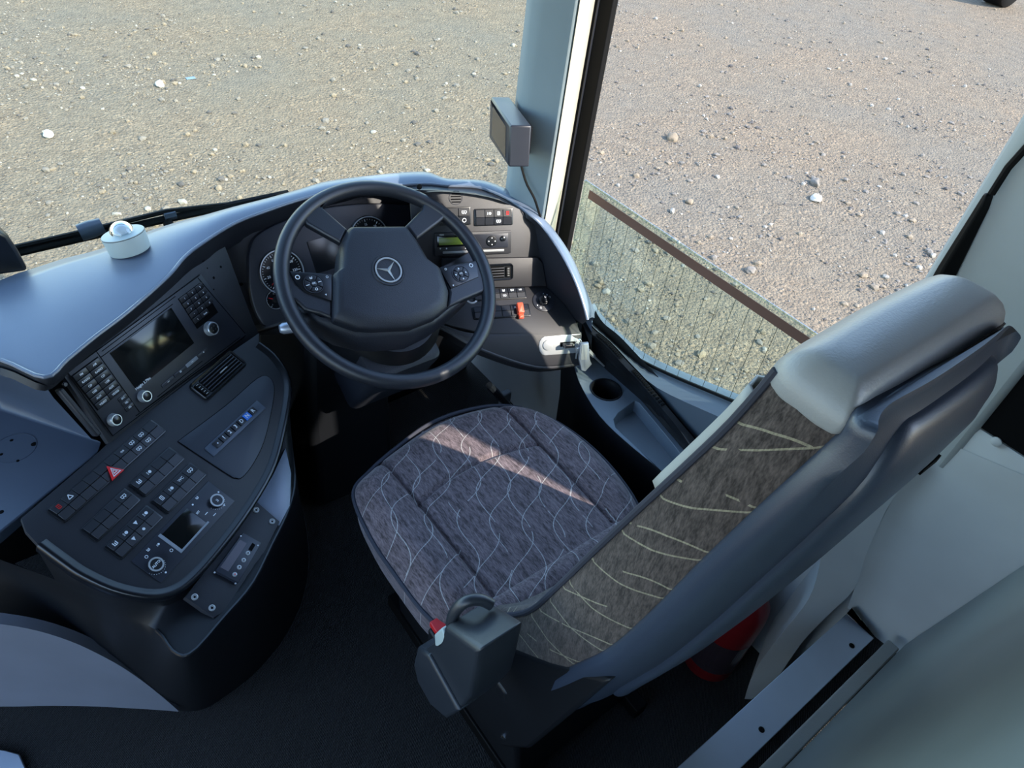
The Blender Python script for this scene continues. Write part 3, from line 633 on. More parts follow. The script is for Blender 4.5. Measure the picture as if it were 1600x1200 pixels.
# left keypad
bm_t=B(); L0=P1.L(113,587,cc_); 
for p_,q_ in (((110,588),(192,610)),((278,467),(341,488))): key(P1,p_,q_,'void',iu,cc_,cc_+0.0003,'key_recess',0.0008,0.0001)
labs=['FM','RADIO','CD','USB','AUX','VIDEO']; labsr=['AM','RADIO','CD','USB','AUX','VIDEO']
q0=Vector(P1.L(112,588,cc_)); qx=Vector(P1.L(153,558,cc_))-q0; qy=Vector(P1.L(152,642,cc_))-q0
wx=qx.length; wy=abs(qy.y)
for r in range(6):
    for c in range(2):
        x0=q0.x+wx*c/2+0.0004; y0=q0.y+wy*r/6+0.0005
        keyl(P1,x0,y0,x0+wx/2-0.0008,y0+wy/6-0.0012,'button',iu,cc_,cc_+0.0016)
        text(bm_t,P1,(labs if c==0 else labsr)[r],x0+wx/4,y0+wy/12,0.0052,cc_+0.0019)
k0_=Vector(P1.L(183,624,cc_)); 
for r,s in enumerate(('SRC','TEL','SEL')):
    x0=k0_.x; y0=k0_.y+r*0.0105; keyl(P1,x0,y0,x0+0.019,y0+0.0085,'button',iu,cc_,cc_+0.0016); text(bm_t,P1,s,x0+0.0095,y0+0.0043,0.0045,cc_+0.0019)
# number pad
n0=Vector(P1.L(279,467,cc_)); nx=Vector(P1.L(316,442,cc_))-n0; ny=Vector(P1.L(304,508,cc_))-n0
for r in range(5):
    for c in range(3):
        if r==4 and c==2: continue
        x0=n0.x+nx.length*c/3; y0=n0.y+abs(ny.y)*r/5
        keyl(P1,x0,y0,x0+nx.length/3-0.0012,y0+abs(ny.y)/5-0.0014,'button',iu,cc_,cc_+0.0016)
        text(bm_t,P1,(['1','2','3'],['4','5','6'],['7','8','9'],['*','0','#'],['i','back',''])[r][c],x0+nx.length/6,y0+abs(ny.y)/10,0.005,cc_+0.0019)
# bottom row of pale keys
r0=Vector(P1.L(251,602,cc_)); r1=Vector(P1.L(326,543,cc_)); Lr=(r1-r0).length
for c in range(4):
    x0=r0.x+Lr*c/4; keyl(P1,x0,r0.y,x0+Lr/4-0.0012,r0.y+0.0075,'grey_print' if c in(2,) else 'unit',iu,cc_,cc_+0.0016)
    icon(bm_t,P1,('bar','wave','bar','dot')[c],x0+Lr/8,r0.y+0.0037,0.005,cc_+0.0017)
sp_=P1.L(226,600,cc_+.0014); text(bm_t,P1,'Height 3.79m',sp_[0]-0.002,sp_[1]-0.0025,0.0068,cc_+0.0016)
obj('lettering',bm_t,'white',iu)
def knob(F,u,v,r,h,parent,name='knob',c=0.003,marks=True):
    a,b=F.L(u,v,c+h); bm=B()
    turn(bm,F,a,b,[(r*1.12,c),(r*1.08,c+h*.25),(r*.98,c+h*.5),(r,c+h*.9),(r*.93,c+h),(r*.80,c+h)],32,cap=False,mi=0)
    for k in range(28):
        t=2*math.pi*k/28; box(bm,F.W(a+r*1.0*math.cos(t),b+r*1.0*math.sin(t),c+h*.7),(0.0009,0.0009,0.0009),mi=0)
    turn(bm,F,a,b,[(r*.80,c+h),(r*.74,c+h-0.0012),(r*.5,c+h-0.0004),(0.0001,c+h)],28,cap=False,mi=1)
    if marks:
        for k in range(4): t=math.pi/4+math.pi/2*k; prism(bm,F,disc(a+r*.38*math.cos(t),b+r*.38*math.sin(t),r*.06,8),c+h-0.0006,c+h+0.0001,mi=2)
    return obj(name,bm,['ringmetal','gloss','grey_print'],parent,label='round knob with chrome ring')
knob(P1,334,513,0.0135,0.012,iu); knob(P1,230,619,0.0105,0.012,iu,marks=False); knob(P1,183,656,0.0105,0.012,iu,marks=False)
#---- generic air vent
def vent(F,p,q,parent,nsl,side,name='air_vent',thumb=True,c=0.0):
    a=F.L(*p,c); b=F.L(*q,c); x0,x1=sorted((a[0],b[0])); y0,y1=sorted((a[1],b[1]))
    bm=B(); Po=rr(x0,y0,x1,y1,0.008,5); Pi=inset(Po,0.0045)
    loft(bm,[[F.W(*t,c) for t in Po],[F.W(*t,c+0.004) for t in inset(Po,.001)],[F.W(*t,c+0.005) for t in inset(Po,.002)],[F.W(*t,c+0.003) for t in Pi],[F.W(*t,c+0.0006) for t in Pi]]); fixn(bm)
    v=obj(name,bm,['gloss'],parent,label='rectangular air vent')
    tw=0.016 if thumb else 0
    xa,xb=(x0+0.007+tw,x1-0.008) if side=='L' else (x0+0.008,x1-0.007-tw)
    bm=B(); prism(bm,F,rr(xa,y0+.006,xb,y1-.006,0.002,2),c+0.0006,c+0.001); obj('duct',bm,'void',v)
    for k in range(nsl):
        yy=y0+0.007+(y1-y0-0.014)*(k+0.5)/nsl; bm=B(); prism(bm,F,rr(xa,yy-0.0011,xb,yy+0.0011),c+0.001,c+0.0036,0.0004); obj('slat',bm,'unit',v)
    if thumb:
        xt=(x0+0.0075,x0+0.0075+0.011) if side=='L' else (x1-0.0185,x1-0.0075)
        bm=B(); prism(bm,F,rr(xt[0],y0+.008,xt[1],y1-.008,0.002,2),c+0.0006,c+0.004,0.001)
        for k in range(5): yy=y0+.011+(y1-y0-.022)*k/4; prism(bm,F,rr((xt[0]+xt[1])/2-.0025,yy-.0006,(xt[0]+xt[1])/2+.0025,yy+.0006),c+0.004,c+0.0052,mi=1)
        obj('thumb_wheel',bm,['rubber','silver'],v)
    return v,(xa,y0,xb,y1)
v1,(xa,ya,xb,yb)=vent(P2,(293,604),(387,569),db,5,'L')
bm=B(); prism(bm,P2,rr(xa+(xb-xa)*.45,(ya+yb)/2-.0012,xa+(xb-xa)*.45+.022,(ya+yb)/2+.0012,.001,2),0.0036,0.0065,0.0006); obj('louvre_lever',bm,'silver',v1)
#---- left console: top panel with rim, body, ledge, skirt
rim=[(98,880),(128,900),(179,923),(236,934),(275,926),(306,903),(343,861),(386,804),(423,742),(440,691),(453,622),(450,588),(430,556),(405,536)]
back=[(405,520),(300,592),(230,645),(171,690),(152,708),(95,757),(33,810),(40,830),(60,852)]
Prim=[P2.L(u,v) for u,v in rim]; Pback=[P2.L(u,v) for u,v in back]
Prs=[(p.x,p.y) for p in spline([Vector((a,b,0)) for a,b in [Pback[-1]]+Prim],48)]
full=Pback[:-1]+Prs
bm=B(); prism(bm,P2,full,-0.012,-0.0005,0.001); fixn(bm); cp=obj('console_top',bm,'dash',db)
bm=B(); pts=[]
prf=[(-0.004,-0.0),(-0.009,0.0035),(-0.016,0.003),(-0.020,-0.003),(-0.021,-0.012)]  # offset outward(-)/height
n_=len(Prs); rows=[]
def offs(P,d):
    o=[]
    for i in range(len(P)):
        a=Vector(P[max(i-1,0)]); b=Vector(P[min(i+1,len(P)-1)]); t=(b-a).normalized(); nn=Vector((t.y,-t.x)); o.append((P[i][0]+nn.x*d,P[i][1]+nn.y*d))
    return o
cen=Vector((sum(p[0] for p in Prs)/n_,sum(p[1] for p in Prs)/n_)); tst=offs(Prs,0.01); sgn=1 if (Vector(tst[n_//2])-cen).length>(Vector(Prs[n_//2])-cen).length else -1
for d,h in ((-0.016,-0.0008),(-0.010,0.0005),(-0.006,0.004),(-0.001,0.0048),(0.003,0.002),(0.004,-0.008),(0.002,-0.025)):
    rows.append([P2.W(a,b,h) for a,b in offs(Prs,d*sgn)])
loft(bm,rows,closed=False); obj('console_rim',bm,'gloss',db,angle=70,label='glossy black curved rim of the console')
# body below
rimb=[P2.W(a,b,-0.022) for a,b in offs(Prs,0.0*sgn)]
led_px=[(-40,860),(20,880),(70,905),(130,935),(190,960),(245,985),(272,1018),(300,1020),(350,965),(394,913),(425,852),(450,800),(461,755),(456,705),(452,660),(450,600)]
led=[PZ(u,v,0.445) for u,v in led_px]; leds=spline(led,48)
# ledge inner line: directly below the rim
inn=[Vector((p.x,p.y,0.0)) for p in rimb]
for i,p in enumerate(inn): p.z=min(rimb[i].z-0.02,leds[i].z+0.045)
flo_px=[(-200,1098),(-80,1104),(0,1105),(60,1104),(130,1103),(200,1105),(262,1110),(312,1110),(352,1088),(402,1048),(448,990),(474,930),(482,870),(475,810),(460,755),(452,700)]
flo=[PZ(u,v,0.002) for u,v in flo_px]; flos=spline(flo,48)
r1=[a.lerp(b,0.08)+Vector((0,0,-0.01)) for a,b in zip(leds,flos)]
r2=[a.lerp(b,0.5) for a,b in zip(leds,flos)]
bm=B(); loft(bm,[rimb,inn,[p.copy() for p in leds],r1,r2,flos],closed=False); obj('console_body',bm,'black',db,angle=50)
bm=B(); tube(bm,[p+Vector((0,0,0.001)) for p in leds[16:]],0.003,6); obj('body_edge_bead',bm,'gloss',db)
# side strip with blank plates
def splate(px,m,name,c0=-0.02,c1=0.002,label=None,bev=0.001): return plate(name,PS,px,m,db,c0=c0,c1=c1,bev=bev,label=label)
splate([(446,700),(455,740),(453,790),(436,822),(400,783),(425,745)],'soft','strip_panel',-0.03,0.001)
sp1=splate([(400,785),(436,816),(410,868),(352,955),(333,966),(288,934),(330,880),(368,833)],'dash','switch_blank_plate',-0.01,0.004)
for u,v in ((400,797),(425,815),(304,933),(331,950)):
    bm=B(); a,b=PS.L(u,v,.004); turn(bm,PS,a,b,[(0.0058,.004),(0.0055,.0065),(0.004,.007),(0.003,.005)],16,mi=0); turn(bm,PS,a,b,[(0.0024,.0046),(0.002,.0052)],8,mi=1); obj('screw',bm,['silver','void'],sp1)
dv=PS.L(380,835,.006); dv2=PS.L(368,913,.006)
Fd=PS
dpx=[(376,836),(405,852),(369,914),(333,895)]
dvp=plate('temperature_display',PS,dpx,'unit',db,c0=.004,c1=.014,bev=.0015,label='small framed digital display with four round buttons')
def dl(s,t,c=.014):  # bilinear inside device quad (s along long edge from lower-left to top, t across)
    a=Vector(PS.L(*dpx[3],c));b=Vector(PS.L(*dpx[0],c));d=Vector(PS.L(*dpx[2],c));e=Vector(PS.L(*dpx[1],c)); return tuple(a.lerp(b,s).lerp(d.lerp(e,s),t))
bm=B(); prism(bm,PS,[dl(.17,.10),dl(.90,.10),dl(.90,.46),dl(.17,.46)],.014,.0146); obj('display_window',bm,'lcdred',dvp)
for s in (.18,.36,.54,.72):
    bm=B(); a,b=dl(s,.74); turn(bm,PS,a,b,[(.0042,.014),(.004,.0155),(.003,.016)],16,mi=0); prism(bm,PS,disc(a,b,.0014,8),.0158,.0163,mi=1); obj('button',bm,['silver','rubber' if s>.2 else 'red'],dvp)
bm=B(); prism(bm,PS,[dl(.80,.66),dl(.97,.66),dl(.97,.84),dl(.80,.84)],.014,.0145); obj('usb_port',bm,'void',dvp)
for s,t in ((.02,.04),(.02,.95),(.98,.04),(.98,.95)):
    bm=B(); a,b=dl(s,t); turn(bm,PS,a,b,[(.0018,.0135),(.0015,.015)],10); obj('screw',bm,'silver',dvp)
# grey skirt panel on the body's rear face
a=flo[2];b=flo[6];c=PZ(60,985,0.30)
tb=[PZ(-160,1100,0.004)]
nrm=(b-a).cross(Vector((0,0.05,1))).normalized()
if nrm.y>0: nrm=-nrm
class Pl: pass
def hitpl(o,n,u,v): r=ray(u,v); return EYE+r*((o-EYE).dot(n)/r.dot(n))
# lean so that it follows the body between ledge and floor
lo=leds[9]; nn=(flo[5]-flo[2]).cross(led[3]-flo[3]).normalized()
if nn.y>0: nn=-nn
oo=flo[3]+nn*0.03
sk_top=[(-120,962),(0,975),(60,986),(110,1002),(150,1020),(190,1042),(225,1066),(255,1090),(278,1110)]
sk_bot=[(-120,1100),(0,1104),(60,1103),(110,1103),(150,1104),(190,1106),(225,1108),(255,1110),(279,1112)]
T=spline([hitpl(oo,nn,*p) for p in sk_top],24); Bt=spline([hitpl(oo,nn,*p) for p in sk_bot],24)
bm=B(); loft(bm,[[p-nn*0.02 for p in T],[p.copy() for p in T],Bt],closed=False); obj('grey_skirt_panel',bm,'skirt',db,angle=40,label='light grey curved skirt panel at the console foot')
#---- switch blocks on the console
def block(F,p,q,cols,rows_,icons,c=0.0,end=True,name='switch_block',parent=db,swap=False,label=None,bm_m='button'):
    a=F.L(*p,c); b=F.L(*q,c); x0,x1=sorted((a[0],b[0])); y0,y1=sorted((a[1],b[1]))
    bm=B(); prism(bm,F,rr(x0-.003,y0-.0015,x1+.003,y1+.0015,.003,3),c,c+.003,.001); fixn(bm); o=obj(name,bm,'gloss',parent,label=label)
    cw=(x1-x0)/cols; rh=(y1-y0)/rows_; bt=B(); used=False
    for i in range(cols):
        for j in range(rows_):
            bm=B(); X0=x0+cw*i+.0005; Y0=y0+rh*j+.0005; X1=x0+cw*(i+1)-.0005; Y1=y0+rh*(j+1)-.0005
            # rocker: slopes from the outer edge up to the middle seam
            h0,h1=(.0045,.0065) if j==0 else (.0065,.0045)
            if rows_==1: h0=h1=.006
            v=[F.W(X0,Y0,c+.003),F.W(X1,Y0,c+.003),F.W(X1,Y1,c+.003),F.W(X0,Y1,c+.003),F.W(X0,Y0,c+h0),F.W(X1,Y0,c+h0),F.W(X1,Y1,c+h1),F.W(X0,Y1,c+h1)]
            loft(bm,[v[:4],v[4:]]); fixn(bm); obj('rocker_switch',bm,bm_m,o,bevel=.0005,seg=1)
            k=icons.get((i,j))
            if k:
                used=True; cx=(X0+X1)/2; cy=(Y0+Y1)/2; hh=c+.0062; mi=0
                if k.startswith('!'): mi=1;k=k[1:]
                if k.startswith('T:'): text(bt,F,k[2:],cx,cy,rh*.42,hh,mi=mi)
                else: icon(bt,F,k,cx,cy,min(cw,rh)*.62,hh,mi)
    if used: obj('lettering',bt,['white','redprint'],o)
    else: bt.free()
    return o
# long row with hazard switch
row=block(P2,(76,797),(257,675),10,2,{(0,0):'!door',(1,0):'tringle',(6,0):'T:oo',(7,0):'bus',(8,0):'bus',(7,1):'bus',(8,1):'bus'},label='long two-row switch strip with red hazard switch')
bm=B(); hz=P2.L(177,737,.006); s=.014
tri=[(hz[0]+s*math.cos(t),hz[1]+s*math.sin(t)) for t in (math.radians(-90+120*k) for k in range(3))]
tri=[(hz[0]-s*.95,hz[1]-s*.5),(hz[0]+s*.95,hz[1]-s*.5),(hz[0],hz[1]+s*1.0)]
tri=[(hz[0],hz[1]-s),(hz[0]+s*.95,hz[1]+s*.75),(hz[0]-s*.95,hz[1]+s*.75)]
prism(bm,P2,tri,.004,.010,.0012); hzo=obj('hazard_switch',bm,'red',row,label='red triangular hazard switch')
bm=B()
for k0_,k1_ in ((.62,.48),(.30,.18)):
    to=[(hz[0]+(x-hz[0])*k0_,hz[1]+.0015+(y-hz[1])*k0_) for x,y in tri]; ti=[(hz[0]+(x-hz[0])*k1_,hz[1]+.0015+(y-hz[1])*k1_) for x,y in tri]
    loft(bm,[[P2.W(x,y,.0101) for x,y in to],[P2.W(x,y,.0106) for x,y in to],[P2.W(x,y,.0106) for x,y in ti],[P2.W(x,y,.0101) for x,y in ti]],cap0=False,cap1=False)
obj('hazard_symbol',bm,'white',row)
block(P2,(203,757),(286,718),4,2,{(0,0):'wave',(1,0):'lamp'},label='switch block with heating symbols')
block(P2,(238,783),(320,743),4,2,{(0,0):'door',(1,0):'lamp',(2,0):'T:WC',(3,0):'bus'},label='switch block with WC switch')
block(P2,(128,827),(217,783),4,2,{(3,0):'bus'},label='switch block with one marked switch')
block(P2,(165,854),(252,810),4,2,{(3,0):'lamp',(2,0):'trid',(1,0):'lamp',(0,0):'wave',(1,1):'trid',(2,1):'dot'},label='switch block with several marked switches')
#---- climate unit
a=P2.L(204,876,.001); b=P2.L(326,753,.001); c=P2.L(367,783,.001)
X0,X1,Y0,Y1=a[0],c[0],(a[1]+b[1])/2,c[1]
bm=B(); prism(bm,P2,rr(X0,Y0,X1,Y1,.001,2),-.001,.002,.0006); fixn(bm); cu=obj('climate_control',bm,'unit',db,label='climate control panel with two silver-ringed dials')
W_=X1-X0; H_=Y1-Y0
keyl(P2,X0+W_*.33,Y0+H_*.10,X0+W_*.66,Y0+H_*.80,'screen',cu,.002,.0028,'screen',.0005,.0002)
bm=B(); prism(bm,P2,rr(X0+W_*.30,Y0+H_*.05,X0+W_*.33,Y0+H_*.86),.002,.0036,.0005); prism(bm,P2,rr(X0+W_*.30,Y0+H_*.80,X0+W_*.68,Y0+H_*.86),.002,.0032,.0005); obj('screen_frame',bm,'grey_print',cu,label='grey frame of the small screen')
bt=B()
for (u,v,tx) in ((244,882,'AUTO'),(339,782,'))')):
    aa,bb=P2.L(u,v,.008); bm=B(); turn(bm,P2,aa,bb,[(.0125,.002),(.0115,.009),(.0112,.0095)],30,mi=1); ring(bm,P2,aa,bb,.0096,.0124,.0092,.0104,32,0); obj('dial',bm,['silver','gloss'],cu,label='dial with silver ring')
    text(bt,P2,tx,aa,bb,.0062,.0099)
    for k in range(12): t=math.radians(20+k*14); prism(bt,P2,disc(aa+.0155*math.cos(t),bb+.0155*math.sin(t),.0006,6),.0021,.0026)
for fx,fy,k in ((.10,.22,'ring'),(.16,.12,'wave'),(.245,.22,'lamp'),(.27,.60,'ring'),(.09,.90,'dot'),(.72,.15,'dot'),(.69,.42,'T'),(.73,.62,'bar'),(.77,.82,'bar'),(.80,.10,'wave'),(.97,.45,'dot'),(.90,.85,'trid')):
    if k=='T': text(bt,P2,'SET',X0+W_*fx,Y0+H_*fy,.005,.0024)
    else: icon(bt,P2,k,X0+W_*fx,Y0+H_*fy,.0068,.0021)
obj('lettering',bt,'white',cu)
#---- gear selector plate
gpx=[(278,690),(352,635),(402,592),(420,590),(428,606),(424,640),(412,690),(395,725),(378,746),(368,747),(355,741)]
gp=[P2.L(*p) for p in gpx]; gp=[(p.x,p.y) for p in spline([Vector((x,y,0)) for x,y in gp+[gp[0]]],44)][:-1]
bm=B(); prism(bm,P2,gp,0,.002,.0008); gs=obj('gear_selector_panel',bm,'soft2',db,label='smooth panel with gear push buttons')
bm=B(); tube(bm,[P2.W(x,y,.0006) for x,y in gp],.0011,5,closed=True); obj('panel_seam',bm,'void',gs)
g0=Vector(P2.L(334,699,.002)); g1=Vector(P2.L(398,640,.002)); gl=g1-g0; gl_=gl.length; gd=gl.normalized(); gn=Vector((-gd.y,gd.x))
def gq(s0,s1,t0,t1): return [tuple(g0+gd*gl_*s+gn*t) for s,t in ((s0,t0),(s1,t0),(s1,t1),(s0,t1))]
bm=B(); prism(bm,P2,gq(-.12,1.15,-.0105,.0135),.002,.0055,.001); fixn(bm); gb=obj('selector_bezel',bm,'soft3',gs)
bt=B(); rot=-math.atan2(gd.y,gd.x)
for k,ch in enumerate(('','1','2','3','D','N','R')):
    s0_,s1_=k/7,(k+1)/7; bm=B(); prism(bm,P2,gq(s0_+.008,s1_-.008,-.0068,.0068),.0055,.0085,.0008); fixn(bm); obj('gear_button',bm,'blue' if ch=='N' else 'button',gs,label='lit blue N button' if ch=='N' else None)
    p=g0+gd*gl_*(s0_+s1_)/2
    if ch: text(bt,P2,ch,p.x,p.y,.011,.0088,rot=rot)
    else: icon(bt,P2,'dot',p.x,p.y,.006,.0087)
obj('lettering',bt,'white',gs)
#---- instrument cluster
ic_=plate('instrument_cluster',PC,[(386,400),(395,372),(425,352),(470,335),(520,322),(600,318),(680,330),(700,380),(690,450),(600,500),(500,505),(425,512),(402,498),(388,455)],'unit',db,c0=-.004,c1=.012,bev=.006,smooth=60,label='instrument cluster with round gauges behind the steering wheel')
def gauge(u,v,r,nums,needle,a0=-225,a1=45,lab=None):
    a,b=PC.L(u,v,.012); bm=B()
    turn(bm,PC,a,b,[(r*1.10,.010),(r*1.10,.015),(r*1.04,.0175),(r*1.0,.0165),(r,.0125),(.0001,.0125)],48,cap=False); ring(bm,PC,a,b,r*1.01,r*1.06,.0172,.0180,48,1); obj('gauge',bm,['gloss','ringmetal'],ic_,label=lab)
    bt=B(); n=len(nums); tot=(n-1)*5
    for k in range(tot+1):
        t=math.radians(a0+(a1-a0)*k/tot); L_=.12 if k%5==0 else .06; w_=.0009 if k%5==0 else .0005
        d=Vector((math.cos(t),math.sin(t))); q=Vector((-d.y,d.x))*w_; p0=Vector((a,b))+d*r*(.93-L_); p1=Vector((a,b))+d*r*.93
        prism(bt,PC,[tuple(p0-q),tuple(p1-q),tuple(p1+q),tuple(p0+q)],.0126,.0130)
    for k,s in enumerate(nums):
        t=math.radians(a0+(a1-a0)*k/(n-1)); text(bt,PC,s,a+r*.66*math.cos(t),b+r*.66*math.sin(t),r*.17,.0129)
    obj('dial_markings',bt,'white',ic_)
    bm=B(); t=math.radians(needle); d=Vector((math.cos(t),math.sin(t))); q=Vector((-d.y,d.x)); c=Vector((a,b))
    prism(bm,PC,[tuple(c-q*.0016),tuple(c+d*r*.8-q*.0006),tuple(c+d*r*.8+q*.0006),tuple(c+q*.0016)],.0145,.0155); turn(bm,PC,a,b,[(.007,.0125),(.0065,.017),(.004,.0175)],16,mi=1); obj('needle',bm,['redprint','black'],ic_)
gauge(440,425,.047,['0','20','40','60','80','100','120','140'],-215,lab='left round gauge')
gauge(577,371,.047,['0','5','10','15','20','25','30'],-220,lab='right round gauge')
gauge(430,468,.020,['0','1/2','1'],-150,lab='small lower gauge'); 
a,b=PC.L(508,395,.012)
bm=B(); prism(bm,PC,rr(a-.035,b-.035,a+.035,b+.04,.003,3),.012,.0128,.0004); obj('info_screen',bm,'gloss',ic_)
#---- right fascia items
block(P3,(663,352),(733,324),4,2,{(3,0):'bus',(3,1):'ring'},label='switch block partly behind the steering wheel')
block(P3,(743,352),(799,326),4,2,{(1,0):'lamp',(2,0):'door',(3,0):'!door',(2,1):'bus'},label='switch block with a red marked switch on the right fascia')
a=P3.L(678,364,.001); b=P3.L(798,395,.001)
bm=B(); prism(bm,P3,rr(a[0],a[1],b[0],b[1],.002,3),0,.006,.001); tc=obj('tachograph',bm,'fascia',db,label='tachograph unit with green display')
w3,h3=b[0]-a[0],b[1]-a[1]
def t3(name,m,x0,y0,x1,y1,c1,c0=.006,label=None,r=.0008): return keyl(P3,a[0]+w3*x0,a[1]+h3*y0,a[0]+w3*x1,a[1]+h3*y1,m,tc,c0,c1,name,r,.0005,label)
t3('display_bezel','screen',.03,.12,.46,.60,.008); t3('green_display','lcdgreen',.055,.20,.40,.52,.0086,.008,label='yellow-green display')
t3('button_panel','unit',.48,.10,.955,.72,.009); t3('paper_slot','silver',.10,.80,.90,.90,.008)
bt=B(); text(bt,P3,'VDO',a[0]+w3*.09,a[1]+h3*.08,.005,.0082)
icon(bt,P3,'trid',a[0]+w3*.07,a[1]+h3*.68,.006,.0062); icon(bt,P3,'dot',a[0]+w3*.15,a[1]+h3*.68,.007,.0062); icon(bt,P3,'tri',a[0]+w3*.40,a[1]+h3*.68,.007,.0062)
bm=B(); cx,cy=a[0]+w3*.735,a[1]+h3*.42; turn(bm,P3,cx,cy,[(.0125,.009),(.012,.0115),(.009,.012),(.0001,.012)],28,cap=False); obj('rocker_pad',bm,'gloss',tc)
for k in range(4): t=math.pi/2*k; icon(bt,P3,'dot',cx+.0075*math.cos(t),cy+.0075*math.sin(t),.0055,.0118)
obj('lettering',bt,'white',tc)
bm=B(); turn(bm,P3,a[0]+w3*.885,a[1]+h3*.32,[(.0065,.009),(.0062,.012),(.004,.0135),(.0001,.0138)],20,cap=False); obj('round_button',bm,'gloss',tc)
vent(P3,(742,440),(802,411),db,4,'R',c=.012)
# speaker grill
bm=B(); a_,b_=P3.L(712,309); 
for k in range(4): prism(bm,P3,rr(a_-.012+.002*abs(k-1.5),b_-.010+k*.006,a_+.012,b_-.0075+k*.006),0,.0006)
obj('speaker_grille',bm,'void',db); 
bm=B(); ring(bm,P3,a_,b_,.0145,.0155,0,.0008,28); obj('speaker_ring',bm,'unit',db)
bm=B(); F=P3; a_,b_=P3.L(655,292); turn(bm,P3,a_,b_,[(.006,0),(.006,.002),(.003,.003)],16); obj('screw',bm,'rubber',db)
block(P4,(742,470),(818,450),6,2,{(5,0):'lamp',(4,0):'bus',(3,0):'wave',(3,1):'bus'},label='upper switch block beside the light switch')
sb=block(P4,(742,499),(824,476),6,2,{(4,0):'tri'},label='lower switch block with red guarded switch')
bm=B(); a_,b_=P4.L(813,488,.006); prism(bm,P4,rr(a_-.008,b_-.020,a_+.007,b_+.006,.002,2),.004,.020,.003); prism(bm,P4,rr(a_-.006,b_+.006,a_+.006,b_+.016,.001,2),.004,.012,.002); fixn(bm); obj('switch_guard',bm,'orange',sb,label='orange-red hinged switch guard')
a_,b_=P4.L(849,471,.001)
bm=B(); turn(bm,P4,a_,b_,[(.0265,0),(.0262,.002),(.0245,.0028),(.0145,.0024),(.0135,.003)],44); ls=obj('light_switch',bm,'unit',db,label='round headlamp switch')
bm=B(); turn(bm,P4,a_,b_,[(.0135,.002),(.0125,.012),(.011,.013)],30); prism(bm,P4,rr(a_-.0035,b_-.0115,a_+.0035,b_+.0115,.002,3),.012,.021,.0015); obj('knob',bm,'gloss',ls)
bt=B()
for t,k in ((-80,'dot'),(-55,'lamp'),(-30,'ring'),(150,'dot'),(120,'ring')): t=math.radians(t); icon(bt,P4,k,a_+.0195*math.cos(t),b_+.0195*math.sin(t),.006,.0027)
icon(bt,P4,'ring',a_,b_-.002,.005,.0212); obj('lettering',bt,'white',ls)
bm=B(); a_,b_=P4.L(737,466,.001); turn(bm,P4,a_,b_,[(.015,0),(.0145,.0025),(.011,.003),(.010,-.001),(.0001,-.002)],30,cap=False); obj('power_socket',bm,'silver',db,label='silver-ringed socket beside the wheel rim')
# ignition plate
ip=rr(*PK.L(841,527,.001),*PK.L(907,550,.001),.0)
x0,y0=PK.L(842,526,.001); x1,y1=PK.L(906,548,.001)
bm=B(); P=[(x1,y0),(x1,y1+.004),(x0+.014,y1+.004)]+[(x0+.014-.015*math.sin(t),(y0+y1+.004)/2+((y1+.004-y0)/2)*math.cos(t)) for t in [math.radians(q) for q in (30,60,90,120,150)]]+[(x0+.014,y0)]
prism(bm,PK,P,.0,.004,.0012); fixn(bm); igp=obj('ignition_plate',bm,'silver',db,label='silver plate with start button and key slot')
bm=B(); a_,b_=PK.L(856,539,.004); turn(bm,PK,a_,b_,[(.0125,.004),(.0122,.0065),(.010,.0075),(.0001,.0076)],28,cap=False); obj('start_button',bm,'silver',igp)
bm=B(); a_,b_=PK.L(886,537,.004); prism(bm,PK,rr(a_-.017,b_-.0045,a_+.020,b_+.0065,.001,2),.0041,.0052); obj('key_slot',bm,'void',igp)
#================================================================ STEERING WHEEL
WC=Vector((0.615,1.0755,0.7615)); PW=Fr(WC,(1,0),32)
sw=empty('steering_wheel',WC,'large black four-spoke steering wheel with a round silver emblem','steering wheel')
bm=B(); RM,rm=0.2195,0.0155
loft(bm,[[PW.W((RM+rm*math.cos(t))*math.cos(p),(RM+rm*math.cos(t))*math.sin(p),rm*1.05*math.sin(t)) for t in [2*math.pi*j/20 for j in range(20)]] for p in [2*math.pi*i/120 for i in range(121)]],cap0=False,cap1=False)
bmesh.ops.remove_doubles(bm,verts=bm.verts,dist=1e-6); fixn(bm); obj('rim',bm,'wheel',sw,angle=80)
def wpx(P,c=0): return [PW.L(u,v,c) for u,v in P]
def z5(P): return [(380+x*.3,260+y*.3) for x,y in P]
def spoke(P,rimidx,cr,ch,name='spoke',th=.016,m='wheel'):
    """slab whose vertices blend from the rim height to the hub height"""
    c=cr; Q=wpx(z5(P),(cr+ch)/2); bm=B(); top=[];bot=[]
    for i,(a,b) in enumerate(Q):
        h=cr if i in rimidx else ch; top.append((a,b,h)); bot.append((a,b,h-th))
    ins=inset(Q,.004)
    loft(bm,[[PW.W(a,b,h) for a,b,h in bot],[PW.W(a,b,h-.004) for a,b,h in top],[PW.W(ins[i][0],ins[i][1],top[i][2]) for i in range(len(Q))]]); fixn(bm)
    return obj(name,bm,m,sw,bevel=.002)
spoke([(455,130),(400,165),(415,215),(545,322),(510,395),(330,300),(300,240),(330,190)],(0,1,2,6,7,5),.010,.006)
spoke([(905,140),(940,185),(930,225),(848,305),(905,378),(1025,290),(1085,235),(1040,190)],(0,1,2,5,6,7),.010,.006)
